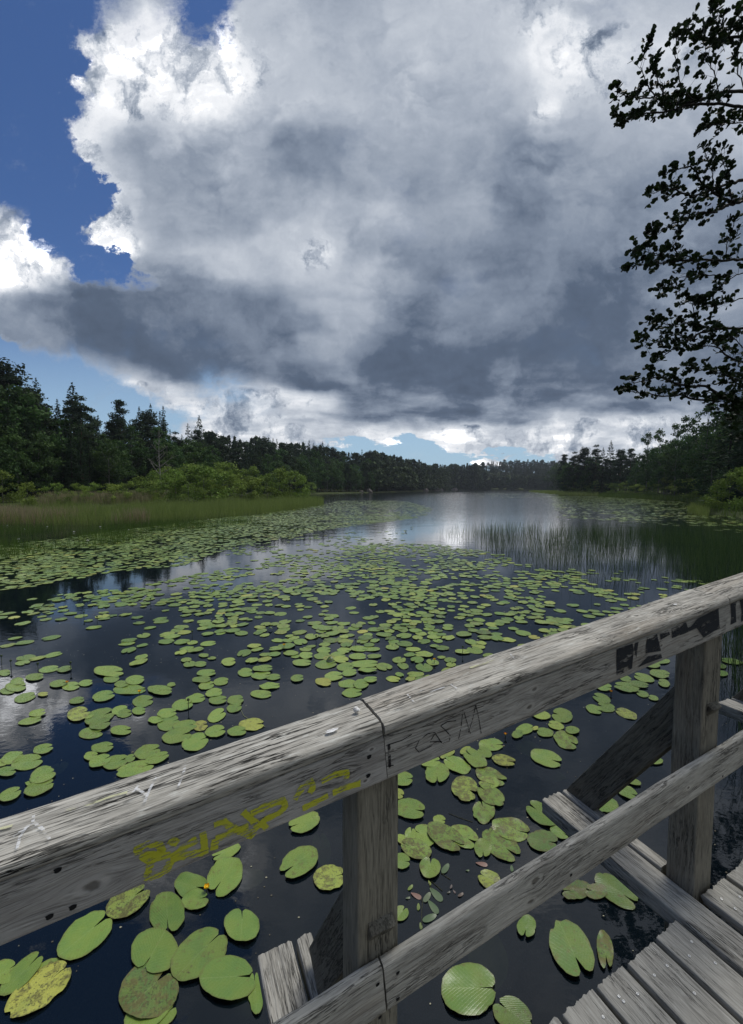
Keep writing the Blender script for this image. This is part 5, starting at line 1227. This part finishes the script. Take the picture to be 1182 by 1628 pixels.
# tall green-gold bed before the left bushes, dry tops behind, sparse dark sedge in the water in front
p_ = scat(26000, [(-60, 834), (150, 836), (300, 828), (420, 818), (516, 803), (512, 797), (420, 800), (300, 805), (150, 812), (-60, 816)], r); blades(p_, r.uniform(.6, 1.2, len(p_))*np.array([1+.55*mn.noise((a*.35, b*.35, 2))+.35*mn.noise((a*1.3, b*1.3, 6)) for a, b in p_]), .022, r, .10, .25, 3, r.normal(.5, .2, len(p_)), 'reed_bed', M_REED, 'dense green reed bed along the left shore', 'reed bed')
p_ = scat(5000, [(-60, 833), (150, 834), (240, 830), (150, 822), (-60, 824)], r, patchy(.25, -.1, .3)); blades(p_, r.uniform(.8, 1.2, len(p_)), .020, r, .12, .25, 3, None, 'dry_reeds', M_TAN, 'straw-coloured stems mixed into the front of the left reed bed', 'dry reeds')
p_ = scat(6500, [(60, 811), (240, 806), (270, 800), (90, 804)], r); blades(p_, r.uniform(1.5, 2.1, len(p_)), .035, r, .08, .3, 3, None, 'dry_reeds', M_TAN, 'pale plumed dry reeds before the dark spruces at the left', 'dry reeds')
p_ = scat(9500, [(-60, 900), (60, 884), (170, 868), (300, 846), (420, 828), (300, 830), (150, 838), (-60, 838)], r, patchy(.35, -.25, .35, 3)); blades(p_, r.uniform(.25, .6, len(p_)), .010, r, .18, .2, 2, None, 'sedge', M_SEDGE, 'sparse dark green sedge standing among the pads before the left reed bed', 'sedge')
# bulrush stand right of centre
def rushband(X, Y):
    v_ = np.array([mn.noise((a*.8, b*.8, 7)) for a, b in zip(X, Y)])
    px_, py_ = CX+F*X/Y, 776+CAMZ*F/Y
    d_ = np.clip((px_-690)/480, 0, 1)
    front = np.clip((935-py_)/60+np.clip((px_-1050)/130, 0, 1), .05, 1)
    return np.clip((v_+.22)*1.6, 0, 1)*(.30+.7*d_)*front
p_ = scat(12000, [(690, 852), (760, 868), (850, 905), (930, 942), (1000, 965), (1100, 985), (1250, 1010), (1250, 855), (1100, 850), (900, 842), (780, 842), (700, 846)], r, rushband)
hh = r.uniform(.40, 1.0, len(p_))*np.clip(.72+.35*np.clip((CX+F*p_[:, 0]/p_[:, 1]-700)/400, 0, 1), 0, 1.1); blades(p_, hh, .0062, r, .13, .14, 3, None, 'bulrush_stand', M_RUSH, 'stand of thin dark bulrush stems rising from the water right of centre', 'bulrushes')
p_ = scat(420, [(1120, 1000), (1182, 1000), (1320, 1180), (1320, 1400), (1230, 1400), (1150, 1080)], r, patchy(.9, -.3, .3, 2)); blades(p_, r.uniform(.7, 1.2, len(p_)), .007, r, .16, .15, 3, None, 'bulrush_stand', M_RUSH, 'thin bulrush stems close by, right of the right-hand post', 'bulrushes')
# grasses on the right bank and along the far right shore
p_ = scat(9000, [(950, 790), (1060, 795), (1110, 800), (1100, 812), (1190, 826), (1190, 812), (1120, 797), (1050, 790), (960, 785)], r); blades(p_, r.uniform(.7, 1.2, len(p_)), .04, r, .1, .3, 2, None, 'bank_grass', M_SEDGE, 'dark green grass along the right bank', 'grass')
p_ = scat(1200, [(1092, 815), (1125, 822), (1130, 812), (1100, 806)], r); blades(p_, r.uniform(.5, .9, len(p_)), .03, r, .1, .3, 2, None, 'bank_grass', M_REED, 'bright tuft of grass at the tip of the right bank', 'grass')
p_ = scat(5000, [(840, 781.5), (880, 786), (950, 787.5), (960, 784.5), (880, 782.2)], r); blades(p_, r.uniform(.8, 1.4, len(p_)), .09, r, .1, .3, 2, None, 'shore_grass', M_REED, 'thin green strip of reeds before the right-hand point', 'grass')

# ------------------------------------------------------------------ the alder whose branches reach in from the right
def alder():
    r = np.random.default_rng(77); base = Vector((7.6, 6.4, -.3)); e0 = empty('alder_tree', base); tag(e0, 'dark alder reaching in from the right edge with layered leafy branches', 'alder')
    mb = MB(); pts = [base+Vector((.25*math.sin(i*.7), .2*math.cos(i*.9)-.2, i*1.15)) for i in range(12)]; mb.add(tube(pts, [.17*(1-.85*i/11) for i in range(12)], 10))
    m1 = mb; limbs_ = []
    # (points in the photograph, depth along the view) from the edge inwards
    def tr(x0, y0, s_, pl, Y0, Y1): 
        n = len(pl); return [at_y(x0+a/s_, y0+b/s_, Y0+(Y1-Y0)*i/(n-1)) for i, (a, b) in enumerate(pl)]
    Z1, Z2 = (960, 0, 4.93), (960, 320, 4.52)
    L_ = [tr(*Z1, [(1500,900),(1095,830),(950,815),(760,815),(640,825),(560,860),(440,885),(340,885),(270,925),(150,945),(70,905)], 6.0, 5.2),
          tr(*Z1, [(1095,720),(940,720),(840,745),(720,800),(600,800),(480,805),(400,760),(250,770),(130,735),(100,690)], 6.0, 5.4),
          tr(*Z1, [(1400,1010),(1095,965),(950,965),(880,975),(780,1010)], 5.9, 5.5),
          tr(*Z1, [(1400,330),(1095,295),(950,295),(850,330),(760,290),(680,225),(640,240)], 6.0, 5.5),
          tr(*Z1, [(1095,130),(1050,200),(990,280),(900,160),(850,100),(900,50)], 6.0, 5.6),
          tr(*Z1, [(700,800),(600,640),(560,500),(560,350),(590,250)], 5.6, 5.5), tr(*Z1, [(900,740),(860,560),(800,420),(780,300)], 5.7, 5.6), tr(*Z1, [(400,760),(330,640),(290,520),(330,390)], 5.4, 5.3),
          tr(*Z1, [(1095,700),(1050,540),(1040,400),(1060,200),(1095,40)], 5.9, 5.9), tr(*Z1, [(480,800),(430,640),(400,520)], 5.4, 5.3),
          tr(*Z2, [(1400,-60),(1004,0),(900,25),(800,75),(690,85),(590,120),(480,170),(400,225),(340,235)], 6.1, 5.4),
          tr(*Z1, [(1095,1410),(960,1450),(830,1490),(700,1540),(560,1480),(440,1500),(360,1530)], 6.0, 5.4), tr(*Z1, [(1095,1560),(990,1580),(860,1520),(760,1400),(680,1300),(560,1330),(480,1360)], 6.0, 5.5), tr(*Z1, [(860,1500),(850,1350),(800,1230),(790,1180)], 5.7, 5.6), tr(*Z1, [(1000,1580),(980,1400),(930,1240),(900,1180)], 5.8, 5.7),
          tr(*Z2, [(1400,470),(1004,425),(850,425),(700,420),(540,430),(440,435),(330,455),(200,470)], 6.0, 5.3), tr(*Z2, [(700,420),(600,390),(480,400),(360,370),(250,350),(210,365)], 5.8, 5.4), tr(*Z2, [(1004,520),(940,530),(860,600),(800,640)], 5.9, 5.7), tr(*Z2, [(850,540),(720,520),(600,550),(520,620),(410,630)], 5.8, 5.4), tr(*Z2, [(540,380),(500,330),(510,240)], 5.6, 5.6), tr(*Z2, [(900,420),(880,330),(920,240),(940,170)], 5.8, 5.8),
          tr(*Z2, [(1400,860),(1004,910),(860,915),(700,950),(600,1000),(500,1060),(430,1110),(380,1165)], 6.1, 5.4), tr(*Z2, [(860,915),(700,900),(560,880),(460,890),(380,850),(340,860)], 5.8, 5.4), tr(*Z2, [(1004,700),(900,720),(780,760),(640,740),(560,710)], 5.9, 5.5), tr(*Z2, [(640,980),(520,960),(400,1010),(300,1040),(330,1090)], 5.7, 5.4), tr(*Z2, [(700,900),(640,780),(620,700)], 5.7, 5.6),
          tr(*Z2, [(1400,1200),(1004,1160),(900,1120),(800,1040),(700,1040)], 6.0, 5.6), tr(*Z2, [(1004,1060),(940,980),(850,990)], 6.0, 5.8),
          tr(*Z2, [(1500,1400),(1004,1420),(860,1420),(680,1430),(560,1395),(420,1400),(300,1385),(200,1370),(130,1355)], 6.1, 5.4), tr(*Z2, [(860,1400),(740,1330),(620,1330),(500,1300),(400,1260),(220,1310),(190,1300)], 5.9, 5.4), tr(*Z2, [(1004,1340),(900,1260),(780,1220),(660,1200),(590,1190)], 6.0, 5.6), tr(*Z2, [(1100,1560),(1004,1540),(900,1500),(800,1460)], 6.1, 5.9), tr(*Z2, [(1250,1250),(1080,1230),(1000,1250),(930,1300),(860,1310)], 6.2, 6.0), tr(*Z2, [(1250,1380),(1080,1340),(1000,1360),(900,1370)], 6.3, 6.1), tr(*Z2, [(1250,1640),(1100,1600),(1000,1600),(900,1580)], 6.3, 6.1), tr(*Z2, [(1250,1760),(1100,1720),(1000,1700),(930,1690)], 6.4, 6.2), tr(*Z2, [(1100,1500),(1004,1480),(880,1440),(760,1440)], 6.1, 5.8)]
    leafV, leafF, leafT = [], [], []
    def leaf(p, d, s, tone):
        d = d.normalized(); w_ = d.cross(Vector((r.normal(), r.normal(), r.normal()+.8))).normalized(); nrm = d.cross(w_); o = len(leafV); c_ = s*.10
        for a, b, c in ((0, 0, 0), (.35, .33, 1), (.72, .44, 1), (.96, .22, .3), (.96, -.22, .3), (.72, -.44, 1), (.35, -.33, 1)): leafV.append(tuple(p+d*s*a+w_*s*b+nrm*c_*c))
        leafV.append(tuple(p+d*s*.55)); leafT.extend([tone]*8)
        for k in range(7): leafF.append((o+7, o+k, o+(k+1) % 7))
    twig = MB()
    for bi, pl in enumerate(L_):
        n = len(pl); l0 = sum((pl[i+1]-pl[i]).length for i in range(n-1)); big = (pl[0]-pl[-1]).length > 1.5
        r0 = .020 if big else .008
        sub = []
        for i in range(n-1):
            for k in range(4): sub.append(pl[i].lerp(pl[i+1], k/4)+Vector((r.normal(), r.normal(), r.normal()))*.006)
        sub.append(pl[-1]); mb = MB(); N = len(sub); mb.add(tube(sub, [max(.0022, r0*(1-i/N)**.8) for i in range(N)], 6)); mb.build('branch', B_DARK, None)
        ob = COL.objects[-1] if False else bpy.context.scene.collection.objects[-1]
        ob.parent = e0; ob.matrix_basis = Matrix.Translation(-base)
        acc = 0
        for i in range(N-1):
            seg = sub[i+1]-sub[i]; acc += seg.length; f = i/N
            vis = f > (.15 if big else .1)
            m_ = int(seg.length*31+r.random()) if vis else int(seg.length*10)
            for _ in range(m_):
                p = sub[i]+seg*r.random(); up = r.random() < .72
                d = (seg.normalized()*r.uniform(.1, .9)+Vector((r.normal(0, .35), r.normal(0, .5), (1 if up else -.35)*r.uniform(.05, .65)))).normalized()
                Lt = r.uniform(.05, .19)*(1 if f < .8 else .5); pts = [p, p+d*Lt*.5+Vector((0, 0, .015)), p+d*Lt+seg.normalized()*.03]
                twig.add(tube(pts, [.0025, .0018, .0011], 4, False)); t0 = r.normal(.5, .2)
                for k in range(int(r.integers(3, 8))):
                    q_ = pts[1].lerp(pts[2], r.random()) if k > 1 else pts[2]
                    leaf(q_, d+Vector((r.normal(0, .7), r.normal(0, .7), r.normal(.1, .6))), r.uniform(.042, .074), t0+r.normal(0, .12))
    o = link('twigs', mesh_np('twigs', np.array(twig.v), twig.f, B_DARK, False), e0); o.matrix_basis = Matrix.Translation(-base)
    # the crown beyond the frame
    for _ in range(2600):
        a = r.uniform(-1.2, 2.6); z = r.uniform(3.2, 12); R = r.uniform(.3, 2.1); p = Vector((7.6+R*math.cos(a), 6.2+R*math.sin(a), z))
        if pix(p)[0] < 1192 and pix(p)[1] < 600: continue
        for k in range(4): leaf(p+Vector((r.normal(0, .08), r.normal(0, .08), r.normal(0, .06))), Vector((r.normal(), r.normal(), r.normal())), r.uniform(.05, .08), r.normal(.5, .15))
    m1.build('trunk', B_DARK, None); ob = bpy.context.scene.collection.objects[-1]; ob.parent = e0; ob.matrix_basis = Matrix.Translation(-base)
    o = link('leaves', mesh_np('leaves', np.array(leafV), leafF, M_ALD, False, {'pc': np.stack([leafT]*3, 1)}), e0); o.matrix_basis = Matrix.Translation(-base)
    print('ALDER', len(leafF))
alder()
print('TREES', NTREES)
for k, lst in PROTO.items():
    for i, (root, h) in enumerate(lst):
        if (k, i) not in used:
            for ch in list(root.children): bpy.data.objects.remove(ch)
            bpy.data.objects.remove(root)

# ------------------------------------------------------------------ the air between here and the far wood
hm = bpy.data.materials.new('haze_air'); hm.use_nodes = True; ht = NT(hm.node_tree)
vp = ht.new('ShaderNodeVolumePrincipled'); vp.inputs['Color'].default_value = (.82, .89, 1, 1); vp.inputs['Density'].default_value = .00018; vp.inputs['Anisotropy'].default_value = .2
ho = ht.new('ShaderNodeOutputMaterial'); ht.l.new(vp.outputs[0], ho.inputs['Volume'])
x0, x1, y0, y1, z0, z1 = -1400, 1400, -1400, 1400, -2.8, 62
hv = [(x, y, z) for x in (x0, x1) for y in (y0, y1) for z in (z0, z1)]
tag(link('haze', mesh_np('haze', np.array(hv), [(0, 1, 3, 2), (4, 6, 7, 5), (0, 4, 5, 1), (2, 3, 7, 6), (0, 2, 6, 4), (1, 5, 7, 3)], hm)), kind='stuff')
